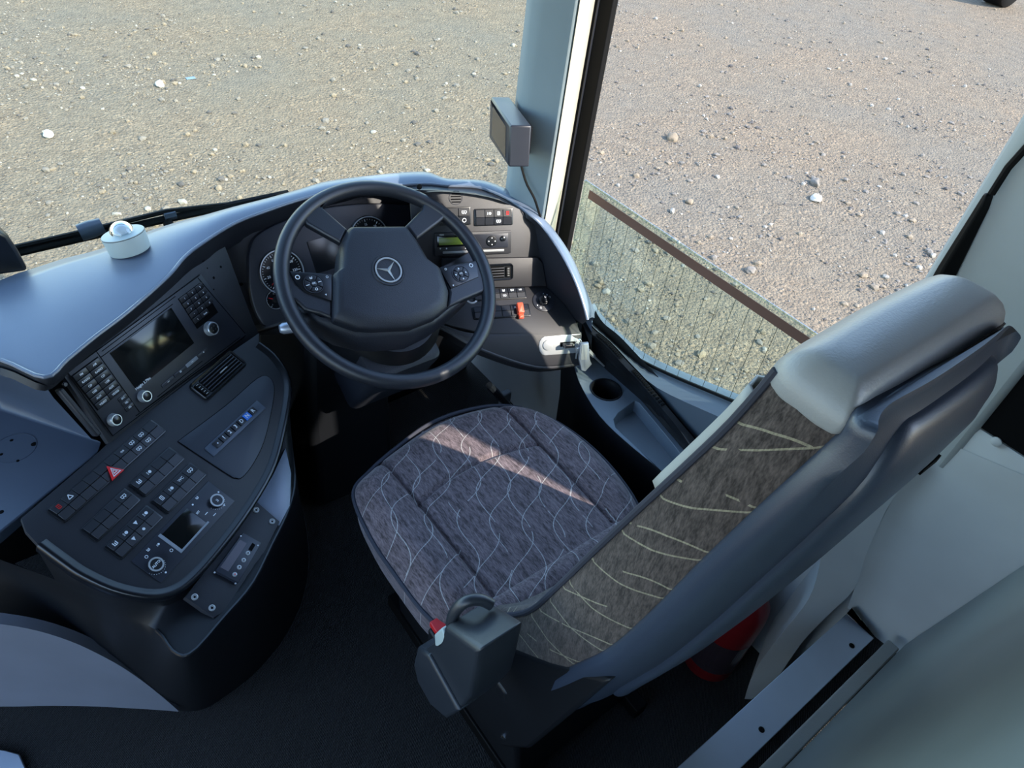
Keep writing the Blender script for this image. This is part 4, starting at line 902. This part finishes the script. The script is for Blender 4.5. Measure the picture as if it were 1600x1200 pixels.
# lower side spokes
spoke([(195,520),(235,540),(300,560),(465,560),(465,790),(400,765),(320,745),(270,700),(200,690),(180,600)],(0,1,8,9,7),.006,.004,th=.02)
spoke([(1215,485),(1020,522),(1075,655),(1065,735),(1160,690),(1235,660),(1290,640),(1295,540),(1270,470)],(0,5,6,7,8),.006,.004,th=.02)
bm=B(); # lower sweep joining the pads under the hub
Lo=wpx(z5([(320,745),(400,790),(465,795),(600,845),(700,850),(880,838),(1000,795),(1070,735),(1160,690)]),-.01); Li=wpx(z5([(300,775),(370,845),(480,905),(600,935),(700,940),(850,925),(960,870),(1060,800),(1165,700)]),-.03)
loft(bm,[[PW.W(a,b,-.004) for a,b in Lo],[PW.W(a,b,-.02) for a,b in [( (x[0]+y[0])/2,(x[1]+y[1])/2) for x,y in zip(Lo,Li)]],[PW.W(a,b,-.05) for a,b in Li],[PW.W(a,b-.02,-.06) for a,b in Li]],closed=False); obj('lower_cover',bm,'hub',sw,angle=60,solid=.003)
# hub cover
hubp=z5([(560,310),(850,307),(905,378),(965,480),(1030,528),(1075,655),(1067,735),(1000,790),(880,836),(680,846),(600,840),(467,793),(466,560),(500,535),(512,400),(545,322)])
H=wpx(hubp,.014)
bm=B(); H2=[(a*.90+.0,(b-.02)*.90+.018) for a,b in H]; H3=[(a*.8,(b-.02)*.80+.016) for a,b in H]
loft(bm,[[PW.W(a,b,-.05) for a,b in H],[PW.W(a,b,.004) for a,b in H],[PW.W(a,b,.012) for a,b in [(a*.985,b*.985) for a,b in H]],[PW.W(a,b-.004,.022) for a,b in H2],[PW.W(a,b-.006,.024) for a,b in H3]]); fixn(bm)
obj('hub_cover',bm,'hub',sw,bevel=.004,seg=3,angle=50)
# emblem
ea,eb=PW.L(607,422,.025)
bm=B(); turn(bm,PW,ea,eb,[(.036,.0225),(.034,.0262),(.031,.0262),(.0295,.0245),(.0001,.0245)],40,cap=False); em=obj('emblem_dish',bm,'hub',sw)
bm=B(); R=.0270
ring(bm,PW,ea,eb,R*.93,R*1.04,.0245,.0272,48)
for k in range(3):
    t=math.radians(-90+120*k)+math.radians(6)+math.pi; t=math.radians(84+120*k)
    d=Vector((math.cos(t),math.sin(t))); q=Vector((-d.y,d.x)); c=Vector((ea,eb))
    tip=c+d*R*.96; s1=c+q*R*.13+d*R*.02; s2=c-q*R*.13+d*R*.02
    v=[bm.verts.new(PW.W(*tip,.0258)),bm.verts.new(PW.W(*s1,.0250)),bm.verts.new(PW.W(*c,.0285)),bm.verts.new(PW.W(*s2,.0250))]; face(bm,(v[0],v[1],v[2])); face(bm,(v[0],v[2],v[3]))
fixn(bm); obj('star_emblem',bm,'silver',em,angle=10,label='silver three-pointed star in a ring')
# button pads
def pad(P,cpx,rr_,sgn,icons):
    Q=wpx(z5(P),.008); bm=B(); prism(bm,PW,Q,.0,.0085,.0015); fixn(bm); p=obj('button_pad',bm,'gloss',sw,label='dark pad of steering wheel buttons')
    a,b=PW.L(*z5([cpx])[0],.009); bm=B(); ring(bm,PW,a,b,rr_*.96,rr_*1.03,.0085,.0105,36); obj('pad_ring',bm,'unit',p)
    for k in range(4):
        t0=math.radians(-45+90*k+4);t1=math.radians(45+90*k-4); n=8
        P_=[(a+rr_*.9*math.cos(t0+(t1-t0)*i/n),b+rr_*.9*math.sin(t0+(t1-t0)*i/n)) for i in range(n+1)]+[(a+rr_*.36*math.cos(t1+(t0-t1)*i/n),b+rr_*.36*math.sin(t1+(t0-t1)*i/n)) for i in range(n+1)]
        bm=B(); prism(bm,PW,P_,.0085,.0112,.0006); fixn(bm); obj('button',bm,'button',p)
    bm=B(); turn(bm,PW,a,b,[(rr_*.3,.0085),(rr_*.3,.0115),(rr_*.22,.012)],18); obj('button',bm,'button',p)
    bt=B()
    for k in range(4): t=math.pi/2*k; icon(bt,PW,icons[k],a+rr_*.64*math.cos(t),b+rr_*.64*math.sin(t),.0065,.0113)
    text(bt,PW,'OK',a,b,.005,.0122)
    for (x,y),k in zip(([(283,577),(437,575),(432,668)] if sgn<0 else [(1187,515),(1055,535),(1095,620)]),('ring','ring','trid')):
        q=PW.L(*z5([(x,y)])[0],.009); icon(bt,PW,k,q[0],q[1],.011 if k=='ring' and x in(283,1187) else .006,.0087)
    obj('lettering',bt,'white',p)
pad([(240,545),(462,562),(460,700),(330,655),(275,610)],(367,612),.0195,-1,['bar','ring','bar','wave'])
pad([(1022,528),(1213,492),(1226,575),(1082,636)],(1132,560),.0195,1,['tri','dot','trid','tri'])
# column
cl_=empty('steering_column',(0.6,1.2,0.0),'black steering column and pedestal below the steering wheel','steering column')
bm=B(); turn(bm,PW,0,.045,[(.095,-.052),(.112,-.075),(.118,-.10),(.118,-.16),(.105,-.20),(.10,-.34)],40); obj('column_cowl',bm,'black',cl_)
bm=B(); prism(bm,PW,rr(-.10,.06,.075,.17,.02,4),-.30,-.085,.01); fixn(bm); obj('column_shroud',bm,'hub',cl_)
bm=B(); loft(bm,[[Vector(p) for p in r] for r in ([(.44,1.17,0),(.676,1.165,0),(.69,1.45,0),(.42,1.45,0)],[(.45,1.185,.35),(.668,1.18,.35),(.69,1.45,.35),(.43,1.45,.35)],[(.47,1.19,.60),(.66,1.19,.60),(.68,1.45,.62),(.45,1.45,.62)])]); fixn(bm); obj('pedestal',bm,'black',cl_,bevel=.02,seg=3)
# stalks
st=empty('control_stalk',PW.W(-.1,.06,-.05),'control stalk with silver end behind the left of the steering wheel','stalk')
p0=PW.hit(540,500,-.06); p1=PW.hit(437,514,-.06)
bm=B(); tube(bm,[p0,p0.lerp(p1,.4),p0.lerp(p1,.7)],[.010,.011,.013],12); obj('stalk_arm',bm,'gloss',st)
bm=B(); tube(bm,[p0.lerp(p1,.70),p0.lerp(p1,.76)],[.0135,.0135],14); obj('stalk_ring',bm,'unit',st)
bm=B(); tube(bm,[p0.lerp(p1,.76),p0.lerp(p1,.95),p0.lerp(p1,1.0)],[.0115,.0115,.008],12); obj('stalk_tip',bm,'alu',st,label='silver stalk end')
st2=empty('control_stalk',PW.W(.1,-.0,-.05),'dark flat control stalk behind the right of the steering wheel','stalk')
bm=B(); p0=PW.hit(680,430,-.05); p1=PW.hit(738,402,-.05); d=(p1-p0).normalized(); s=PW.n.cross(d).normalized()
loft(bm,[[p+s*w_+PW.n*h for w_,h in ((-k,-.004),(k,-.004),(k,.004),(-k,.004))] for p,k in ((p0,.010),(p0.lerp(p1,.6),.012),(p1,.015))]); fixn(bm); obj('stalk_arm',bm,'unit',st2,bevel=.003)
# pedal
pd=empty('brake_pedal',PZ(800,640,.1),'black pedal lever with grey foot plate under the dashboard','pedal')
a=PZ(764,602,.35);b=PZ(800,640,.20)
bm=B(); tube(bm,[a,b],.010,8); obj('pedal_arm',bm,'unit',pd)
bm=B(); c=PZ(789,622,.24); box(bm,c,(.03,.02,.05)); obj('foot_plate',bm,'grey_print',pd,bevel=.004)
#================================================================ KEYS
ks=empty('key_bunch',PK.hit(905,538,.02),'bunch of keys with silver fob hanging from the ignition','keys')
FK=Fr(PK.hit(905,536,.030),(0.93,-0.37),78)
bm=B(); a,b=PK.L(886,538,.005); prism(bm,PK,rr(a-.013,b-.004,a+.013,b+.005,.002,2),.004,.028,.002); fixn(bm); obj('key_head',bm,'gloss',ks)
bm=B(); c=FK.W(-.002,.002,0); tube(bm,[c+Vector((.011*math.cos(t),.003*math.sin(t),.011*math.sin(t))) for t in [2*math.pi*k/20 for k in range(20)]],.0009,6,closed=True); obj('key_ring',bm,'chrome',ks)
P=[FK.L(u,v) for u,v in ((906,536),(919,535),(921,561),(924,568),(914,579),(908,578),(904,561))]
bm=B(); prism(bm,FK,P,-.004,.004,.0015); fixn(bm); fb=obj('fob',bm,'alu',ks)
P=[FK.L(u,v,.004) for u,v in ((909,539),(918,538),(917,562),(907,562))]
bm=B(); prism(bm,FK,P,.004,.0052,.0006); obj('fob_panel',bm,'silver',fb)
bm=B()
for (x0,y0,x1,y1) in ((919,548,944,572),(903,541,900,560)):
    A=FK.hit(x0,y0,-.006);Bp=FK.hit(x1,y1,-.012); tube(bm,[A,A.lerp(Bp,.35)],[.006,.005],6); tube(bm,[A.lerp(Bp,.35),Bp],[.0028,.0022],5)
obj('small_keys',bm,'silver',ks)
#================================================================ SEAT
seat=empty('driver_seat',(0.63,0.5,0.0),'patterned dark grey fabric driver seat with high backrest and grey leather headrest','driver seat')
OUT=[(.366,.53),(.362,.62),(.364,.72),(.385,.826),(.44,.862),(.53,.893),(.625,.914),(.72,.905),(.80,.870),(.855,.80),(.882,.70),(.883,.60),(.862,.50),(.82,.44),(.70,.40),(.56,.405),(.45,.43),(.385,.475)]
def closed_spline(P,n):
    P=[Vector((a,b,0)) for a,b in P]; m=len(P); o=[]
    for k in range(n):
        t=k/n*m; i=int(t); f=t-i; a,b,c,d=P[i-1],P[i%m],P[(i+1)%m],P[(i+2)%m]
        o.append(0.5*((2*b)+(c-a)*f+(2*a-5*b+4*c-d)*f*f+(3*b-a-3*c+d)*f**3))
    return o
CO=closed_spline(OUT,200); cc=Vector((.622,.665,0))
def ctop(x,y,edge):
    # edge: 0 centre .. 1 rim
    z=.508+.004*(1-edge)
    z+=.016*math.exp(-((abs(x-.622)-.215)/.045)**2)*(1-edge**6)     # side bolsters
    z-=.030*max(0,(edge-.80)/.20)**2.2
    z-=.020*max(0,(y-.82)/.1)**2
    for sx in (.470+(.70-y)*0.02,.772-(.70-y)*0.02): z-=.011*math.exp(-((x-sx)/.005)**2)
    if .465<x<.775:
        ya=.745-((x-.62)/.16)**2*.03; z-=.009*math.exp(-((y-ya)/.005)**2)
    return z
bm=B(); NR=96; rings=[]
for k,(sc_,zz) in enumerate(((.93,.385),(.965,.39),(.985,.41),(.985,.445),(.992,.470))):
    rings.append([Vector((cc.x+(p.x-cc.x)*sc_,cc.y+(p.y-cc.y)*sc_,zz)) for p in CO])
for k in range(NR,0,-1):
    e=k/NR; rings.append([Vector((cc.x+(p.x-cc.x)*e,cc.y+(p.y-cc.y)*e,ctop(cc.x+(p.x-cc.x)*e,cc.y+(p.y-cc.y)*e,e))) for p in CO])
R_=loft(bm,rings); fixn(bm); obj('cushion',bm,'fab_seat',seat,angle=180,label='seat cushion in dark cloth with pale wavy stitching')
bm=B(); tube(bm,[Vector((cc.x+(p.x-cc.x)*1.003,cc.y+(p.y-cc.y)*1.003,.477)) for p in CO],.0045,8,closed=True); obj('cushion_piping',bm,'piping',seat)
bm=B(); # rear bolster of cushion meeting the back
loft(bm,[[Vector((x,.455+.02*math.cos(t)*1.8-.01,.487+.035*math.sin(t))) for t in [2*math.pi*j/16 for j in range(16)]] for x in (.43,.445,.5,.62,.74,.80,.815)]); fixn(bm); obj('cushion_bolster',bm,'fab_seat',seat,angle=70)
SEC=[(.43,.475,.33,.25,.455,.81),(.48,.478,.315,.24,.445,.815),(.55,.425,.29,.215,.442,.818),(.65,.368,.26,.19,.44,.82),(.77,.330,.219,.160,.441,.819),(.90,.293,.190,.135,.443,.808),(1.03,.256,.167,.115,.449,.800),(1.12,.230,.150,.102,.456,.792),(1.19,.212,.137,.096,.468,.780),(1.25,.203,.127,.110,.486,.768)]
def interp(z):
    n=len(SEC)
    for i in range(n-1):
        if z<=SEC[i+1][0] or i==n-2:
            h=SEC[i+1][0]-SEC[i][0]; t=min(1,max(0,(z-SEC[i][0])/h))
            def m(j,k):
                if j<=0 or j>=n-1: q=min(max(j,0),n-2); return (SEC[q+1][k]-SEC[q][k])/(SEC[q+1][0]-SEC[q][0])
                return (SEC[j+1][k]-SEC[j-1][k])/(SEC[j+1][0]-SEC[j-1][0])
            o=[z]
            for k in range(1,6):
                p0,p1=SEC[i][k],SEC[i+1][k]; o.append((2*t**3-3*t*t+1)*p0+(t**3-2*t*t+t)*h*m(i,k)+(3*t*t-2*t**3)*p1+(t**3-t*t)*h*m(i+1,k))
            return o
# smooth the table
ZS=[.43+(1.252-.43)*i/40 for i in range(41)]
tabl=spline([Vector((s[0],s[1],s[2])) for s in SEC],80); 
def sec(z,shrink=0): return interp(z)
def foam(z,top=0):
    _,yf,ys,yr,xl,xr=sec(z); w_=xr-xl; P=[(xl+.006,ys-.004),(xl,ys+.006),(xl-.003,(ys+yf)/2),(xl,yf-.012),(xl+.006,yf-.002),(xl+.022,yf+.004)]
    c=[(xl+w_*k,yf+.004-.028*math.sin(math.pi*k)**.7) for k in (.15,.25,.38,.5,.62,.75,.85)]
    P2_=[(xr-.022,yf+.004),(xr-.006,yf-.002),(xr,yf-.012),(xr+.003,(ys+yf)/2),(xr,ys+.006),(xr-.006,ys-.004)]
    return [Vector((x,y,z)) for x,y in P+c+P2_]
bm=B(); loft(bm,[foam(z) for z in ZS],mi=0); fixn(bm); obj('backrest',bm,'fab_side',seat,angle=50,label='cloth backrest side with pale curved stitching')
for s in (0,1):
    bm=B(); tube(bm,[Vector((sec(z)[4]+.004,sec(z)[1]-.002,z)) if s==0 else Vector((sec(z)[5]-.004,sec(z)[1]-.002,z)) for z in ZS[2:]],.0045,8); obj('backrest_piping',bm,'piping',seat)
# leather: front panel strip and headrest cap
def capsec(z,g):
    _,yf,ys,yr,xl,xr=sec(min(z,1.25)); xl-=.004; xr+=.004; yf+=.006; w_=xr-xl
    P=[(xl+.008,ys),(xl+.001,ys+.012),(xl,(ys+yf)/2),(xl+.002,yf-.020),(xl+.012,yf-.005),(xl+.03,yf),(xl+w_*.25,yf+.002),(xl+w_*.5,yf+.004),(xl+w_*.75,yf+.002),(xr-.03,yf),(xr-.012,yf-.005),(xr-.002,yf-.020),(xr,(ys+yf)/2),(xr-.001,ys+.012),(xr-.008,ys)]+[(xl+w_*k,ys-.001) for k in (.9,.75,.6,.45,.3,.15)]
    P=[(p.x,p.y) for p in closed_spline(P,105)]; cx=(xl+xr)/2; cy=(ys*.6+yf*.4); kx=1-g/(w_/2); ky=1-g*.9/((yf-ys)/2)
    return [Vector((cx+(x-cx)*kx,cy+(y-cy)*ky,z)) for x,y in P]
bm=B(); caps=[(1.228,.009),(1.238,.002),(1.242,-.001),(1.252,-.001),(1.262,.003),(1.270,.009),(1.277,.018),(1.280,.026)]
loft(bm,[capsec(z,g) for z,g in caps]); fixn(bm); obj('headrest',bm,'leather',seat,angle=75,label='smooth grey leather headrest top')
bm=B()
rows=[]
for z in [1.06+.018*i for i in range(10)]:
    _,yf,ys,yr,xl,xr=sec(z); w_=xr-xl; rows.append([Vector((x,y,z)) for x,y in [(xl+.003,yf-.004),(xl+.012,yf+.012),(xl+.03,yf+.016)]+[(xl+w_*k,yf+.014-.024*math.sin(math.pi*k)**.7) for k in (.15,.25,.38,.5,.62,.75,.85)]+[(xr-.022,yf+.012),(xr-.007,yf+.0)]])
loft(bm,rows,closed=False); obj('front_leather_panel',bm,'beige',seat,angle=70,solid=-.004)
# rear shell
def cdrop(x,xl,xr,z): return .030*max(0,(z-1.08)/.17)**1.5*abs((x-(xl+xr)/2)/((xr-xl)/2))**5 * (.75 if x>(xl+xr)/2 else .2)
def shl(z,d=0,grow=0):
    _,yf,ys,yr,xl,xr=sec(min(max(z,.43),1.25)); xl-=grow; xr+=grow; w_=xr-xl
    L=[(xl+.002,ys+.004),(xl-.006,ys-.002),(xl-.007,ys-.012)]
    mid=[]
    for k in range(33):
        q=-1+2*k/32; q=math.copysign(abs(q)**.7,q); mid.append(((xl+xr)/2+(w_/2+.003)*q, yr+.016*abs(q)**3+(ys-.022-yr-.016)*abs(q)**9))
    Rr=[(xl+xr-x,y) for x,y in L][::-1]
    return [Vector((x,y,z-cdrop(x,xl,xr,z))) for x,y in L+mid+Rr]
bm=B(); zs=[.43+(1.25-.43)*i/44 for i in range(45)]
rg_=[shl(z) for z in zs]
for dz,k in ((.010,.99),(.018,.95),(.022,.86)):
    top=rg_[44]; c0_=sum(top,Vector())/len(top); c0_.y=.122; rg_.append([Vector((c0_.x+(p.x-c0_.x)*(1-(1-k)*.25),c0_.y+(p.y-c0_.y)*k,p.z+dz)) for p in top])
loft(bm,rg_); fixn(bm); obj('rear_shell',bm,'shell',seat,angle=70,label='dark blue-grey moulded seat back shell')
# raised inner panel of the shell
bm=B(); rows=[]
def dense(P,st):
    o=[]
    for i in range(len(P)):
        a=Vector(P[i]);b=Vector(P[(i+1)%len(P)]); n=max(1,int((b-a).length/st))
        for k in range(n): o.append(tuple(a.lerp(b,k/n)))
    return o
base_=dense(rr(-1,-1,1,1,.28,8),.08)
for ins,h in ((0,-.03),(0,.002),(.002,.006),(.007,.009),(.014,.0105),(.05,.0115),(.10,.0118),(.143,.0118)):
    row=[]
    for fx,fz in base_:
        z=.893+(.345-ins)*fz; _,yf,ys,yr,xl,xr=sec(z); cx=(xl+xr)/2; hw=(xr-xl)/2; x0_,x1_=xl+.046+ins,xr-.010-ins; x=x0_+(x1_-x0_)*(fx+1)/2; q=abs((x-cx)/hw)
        row.append(Vector((x,yr+.016*q**3-h,z-cdrop(x,xl,xr,z))))
    rows.append(row)
loft(bm,rows); fixn(bm); obj('shell_panel',bm,'shell',seat,angle=70)
bm=B(); a=PX(1423,690,.66); box(bm,(.69,sec(1.115)[3]-.0112,1.115),(.035,.004,.010)); obj('shell_slot',bm,'void',seat)
# hinge covers and base
for sx,nm in ((.435,'hinge_cover'),(.80,'hinge_cover')):
    bm=B(); P=[PX(u,v,.45) for u,v in ((700,985),(790,1000),(870,1030),(965,1055),(905,1105),(835,1163),(795,1160),(745,1105))]
    loft(bm,[[Vector((sx,p.y,p.z)) for p in P],[Vector((sx+.035,p.y,p.z)) for p in P]]); fixn(bm); obj(nm,bm,'black',seat,bevel=.006)
bm=B(); loft(bm,[[Vector(p) for p in r] for r in ([(.46,.30,.03),(.80,.30,.03),(.80,.78,.03),(.46,.78,.03)],[(.45,.32,.2),(.81,.32,.2),(.81,.78,.2),(.45,.78,.2)],[(.43,.36,.385),(.82,.36,.385),(.82,.80,.385),(.43,.80,.385)])]); fixn(bm); obj('seat_base',bm,'black',seat,bevel=.01)
for x in (.47,.79):
    bm=B(); box(bm,(x,.54,.02),(.035,.56,.04)); obj('floor_rail',bm,'rubber',seat,bevel=.003)
bm=B(); tube(bm,[PZ(783,1150,.22),PZ(800,1158,.22),PZ(822,1146,.22)],.004,8); obj('recline_lever',bm,'chrome',seat,label='short bright lever')
# armrest folded at the rear left of the cushion
YZ=[(.312,.774),(.311,.70),(.312,.636),(.330,.56),(.357,.489),(.397,.462),(.433,.473),(.445,.506),(.436,.57),(.410,.63),(.390,.68),(.386,.722)]
def arm_ring(x,k=0,top=0):
    cy=sum(p[0] for p in YZ)/len(YZ); cz=sum(p[1] for p in YZ)/len(YZ); n=len(YZ)
    return [Vector((x,cy+(y-cy)*(1-k),cz+(z-cz)*(1-k))) for y,z in YZ]
bm=B(); loft(bm,[arm_ring(.300,.06),arm_ring(.304,.015),arm_ring(.312,0),arm_ring(.360,0),arm_ring(.370,.015),arm_ring(.375,.06)]); fixn(bm); ar=obj('armrest',bm,'armr',seat,bevel=.011,seg=3,angle=45,label='chunky black folded armrest housing')
bm=B(); low=[(.326,.57),(.352,.492),(.396,.456),(.438,.467),(.451,.505),(.442,.575),(.412,.60),(.365,.585)]
loft(bm,[[Vector((.293,.39+(y-.39)*.93,.52+(z-.52)*.93)) for y,z in low],[Vector((.2965,y,z)) for y,z in low],[Vector((.33,y,z)) for y,z in low]]); fixn(bm); obj('armrest_end',bm,'armr',seat,bevel=.005,seg=3)
bm=B(); tube(bm,spline([PX(712,1000,.314),PX(706,975,.315),PX(712,954,.320),PX(728,940,.332),PX(750,937,.350),PX(768,945,.362)],18),.0085,10); obj('armrest_hoop',bm,'armr',seat)
bm=B(); c=[PX(u,v,.312) for u,v in ((689,985),(700,975),(708,990),(700,1006),(690,1004))]; loft(bm,[c,[p+Vector((-.012,0,0)) for p in c]]); fixn(bm); obj('armrest_button',bm,'sensor',seat,bevel=.003,label='pale release button')
bk=empty('seat_belt_buckle',PX(690,985,.37),'seat belt buckle with red release button beside the seat cushion','seat belt buckle')
bm=B(); c=PX(688,990,.372); box(bm,c+Vector((0,0,-.035)),(.03,.035,.08)); obj('buckle_body',bm,'black',bk,bevel=.004)
bm=B(); box(bm,PX(685,978,.372)+Vector((0,0,.0)),(.022,.024,.014)); obj('release_button',bm,'red',bk,bevel=.002)
#================================================================ LOOSE THINGS
# pale dome camera on the dash
dc=empty('dome_camera',PZ(198,385,.806),'pale round dome camera puck standing on the dash top','camera')
c=PZ(197,376,.832); FD=Fr(c,(.90,.43),-14); 
bm=B(); turn(bm,FD,0,0,[(.036,-.020),(.037,-.018),(.0395,.012),(.0385,.016),(.031,.017)],40); obj('housing',bm,'sensor',dc)
bm=B(); turn(bm,FD,0,0,[(.0385,.0135),(.0398,.0138),(.0398,.0145),(.0385,.0148)],40,cap=False); obj('lid_seam',bm,'unit',dc)
bm=B(); turn(bm,FD,0,0,[(.022*math.cos(t),.017+.022*math.sin(t)) for t in [math.pi/2*k/8 for k in range(9)]],28,cap=False); obj('clear_dome',bm,'dome',dc,label='clear dome')
bm=B(); turn(bm,FD,0,0,[(.015*math.cos(t),.017+.015*math.sin(t)) for t in [math.pi/2*k/6 for k in range(7)]],20,cap=False); obj('lens_core',bm,'white',dc)
# pillar monitor
mo=empty('pillar_monitor',PX(800,210,.99),'small black monitor on a bracket fixed to the windscreen post','monitor')
Fm=PX(768,152,.93);
q=[(765,152),(789,152),(815,205),(795,259)]
tl_=PX(768,152,.935); 
# screen frame: left edge near, facing the driver (rear-left)
Dm=1.42
def PD(u,v,dist): r=ray(u,v); return EYE+r.normalized()*dist
a=PD(767,152,1.50); b=PD(800,195,1.44); c=PD(795,260,1.47); d=PD(764,215,1.53)
e1m=Vector((b.x-a.x,b.y-a.y,0)).normalized()
FM=Fr(PX(780,205,.930),(-.41,-.91),90)
P=[FM.L(u,v) for u,v in ((766,151),(797,196),(794,261),(764,216))]
bm=B(); prism(bm,FM,P,-.045,0,.004); fixn(bm); mb=obj('monitor_body',bm,'unit',mo,bevel=.003,seg=3)
P=[FM.L(u,v,.001) for u,v in ((770,166),(790,198),(789,246),(768,212))]
bm=B(); prism(bm,FM,P,0,.0008); obj('monitor_screen',bm,'screen',mo)
bm=B(); A=PX(812,215,.965); Bq=PX(827,215,1.012); 
loft(bm,[[A+Vector((0,0,z))+FM.e1*s for s,z in ((-.012,-.032),(.012,-.032),(.012,.032),(-.012,.032))],[Bq+Vector((0,0,z))+FM.e1*s for s,z in ((-.012,-.032),(.022,-.032),(.022,.032),(-.012,.032))]]); fixn(bm); obj('mount_bracket',bm,'black',mo,bevel=.003)
bm=B(); tube(bm,spline([PX(812,250,1.0),PX(822,285,1.0),PX(834,308,1.005),PX(840,325,1.012),PX(846,345,1.02)],14),.0028,8); obj('cable',bm,'rubber',mo)
# wiper outside
wp=empty('windscreen_wiper',PY(200,350,1.68),'long black windscreen wiper resting outside the windscreen base','wiper')
def WY(u,v): return PY(u,v,1.70)
bm=B(); A=[WY(20,396),WY(130,371),WY(260,342),WY(450,302)]
tube(bm,A,.010,8); obj('wiper_arm',bm,'rubber',wp)
bm=B(); A=[WY(20,387),WY(130,362),WY(260,330),WY(330,322),WY(370,318)]; tube(bm,A,.006,6); obj('wiper_blade',bm,'rubber',wp)
bm=B(); a=WY(260,342); tube(bm,[a,Vector((a.x,1.60,.55)),Vector((a.x,1.555,.385))],.012,8); obj('wiper_spindle',bm,'rubber',wp)
bm=B(); a=WY(124,364);b=WY(160,352); tube(bm,[a,a.lerp(b,.5),b],[.020,.021,.018],10); obj('wiper_joint',bm,'shell',wp)
bm=B(); a=WY(256,338);b=WY(274,334); tube(bm,[a,b],.013,8); obj('wiper_clip',bm,'shell',wp)
# black glossy box at the left edge, outside on the sill
bm=B(); Q=[(-60,352),(-10,356),(14,368),(30,392),(47,424),(-60,440)]
loft(bm,[[PY(u,v,1.40) for u,v in Q],[PY(u,v,1.40)+Vector((-.01,.05,0)) for u,v in Q]]); fixn(bm)
obj('display_hood',bm,'gloss',label='glossy black rounded box on the dash at the far left edge',cat='box',bevel=.008)
# fire extinguisher behind the seat
fe=empty('fire_extinguisher',(1.03,0.262,0.0),'red fire extinguisher standing on the carpet behind the driver seat','fire extinguisher')
FE=Fr((1.03,0.262,0.0),(1,0),0)
bm=B(); turn(bm,FE,0,0,[(.058,.002),(.064,.012),(.064,.24),(.060,.275),(.042,.31),(.024,.325)],36); obj('cylinder',bm,'extred',fe)
bm=B(); turn(bm,FE,0,0,[(.026,.325),(.030,.33),(.030,.365),(.022,.37),(.020,.39)],24); obj('neck_collar',bm,'extred',fe)
bm=B(); box(bm,FE.W(0.015,0.01,.40),(.05,.024,.022)); tube(bm,[FE.W(.02,.01,.40),FE.W(.055,.02,.385)],.007,8); obj('valve',bm,'rubber',fe,bevel=.003)
bm=B(); box(bm,FE.W(-.005,.0,.422),(.02,.02,.03)); obj('handle_tip',bm,'sensor',fe,bevel=.004,label='pale tip')
bm=B()
for k in range(18):
    t0=math.radians(95+k*5.5);t1=math.radians(95+(k+1)*5.5); r=.0645
    quad(bm,FE.W(r*math.cos(t0),r*math.sin(t0),.05),FE.W(r*math.cos(t1),r*math.sin(t1),.05),FE.W(r*math.cos(t1),r*math.sin(t1),.17),FE.W(r*math.cos(t0),r*math.sin(t0),.17))
obj('label_sticker',bm,'lcdred',fe,label='dark instruction label')

bm=B(); Q=[PZ(u,v,.012) for u,v in ((-40,1165),(8,1172),(30,1178),(40,1200),(30,1230),(-40,1230))]
loft(bm,[[Vector((p.x,p.y,0.001)) for p in Q],Q]); fixn(bm); obj('floor_hatch_plate',bm,'alu',label='corner of a grey metal floor plate at the bottom left on the carpet',cat='floor plate',bevel=.002)
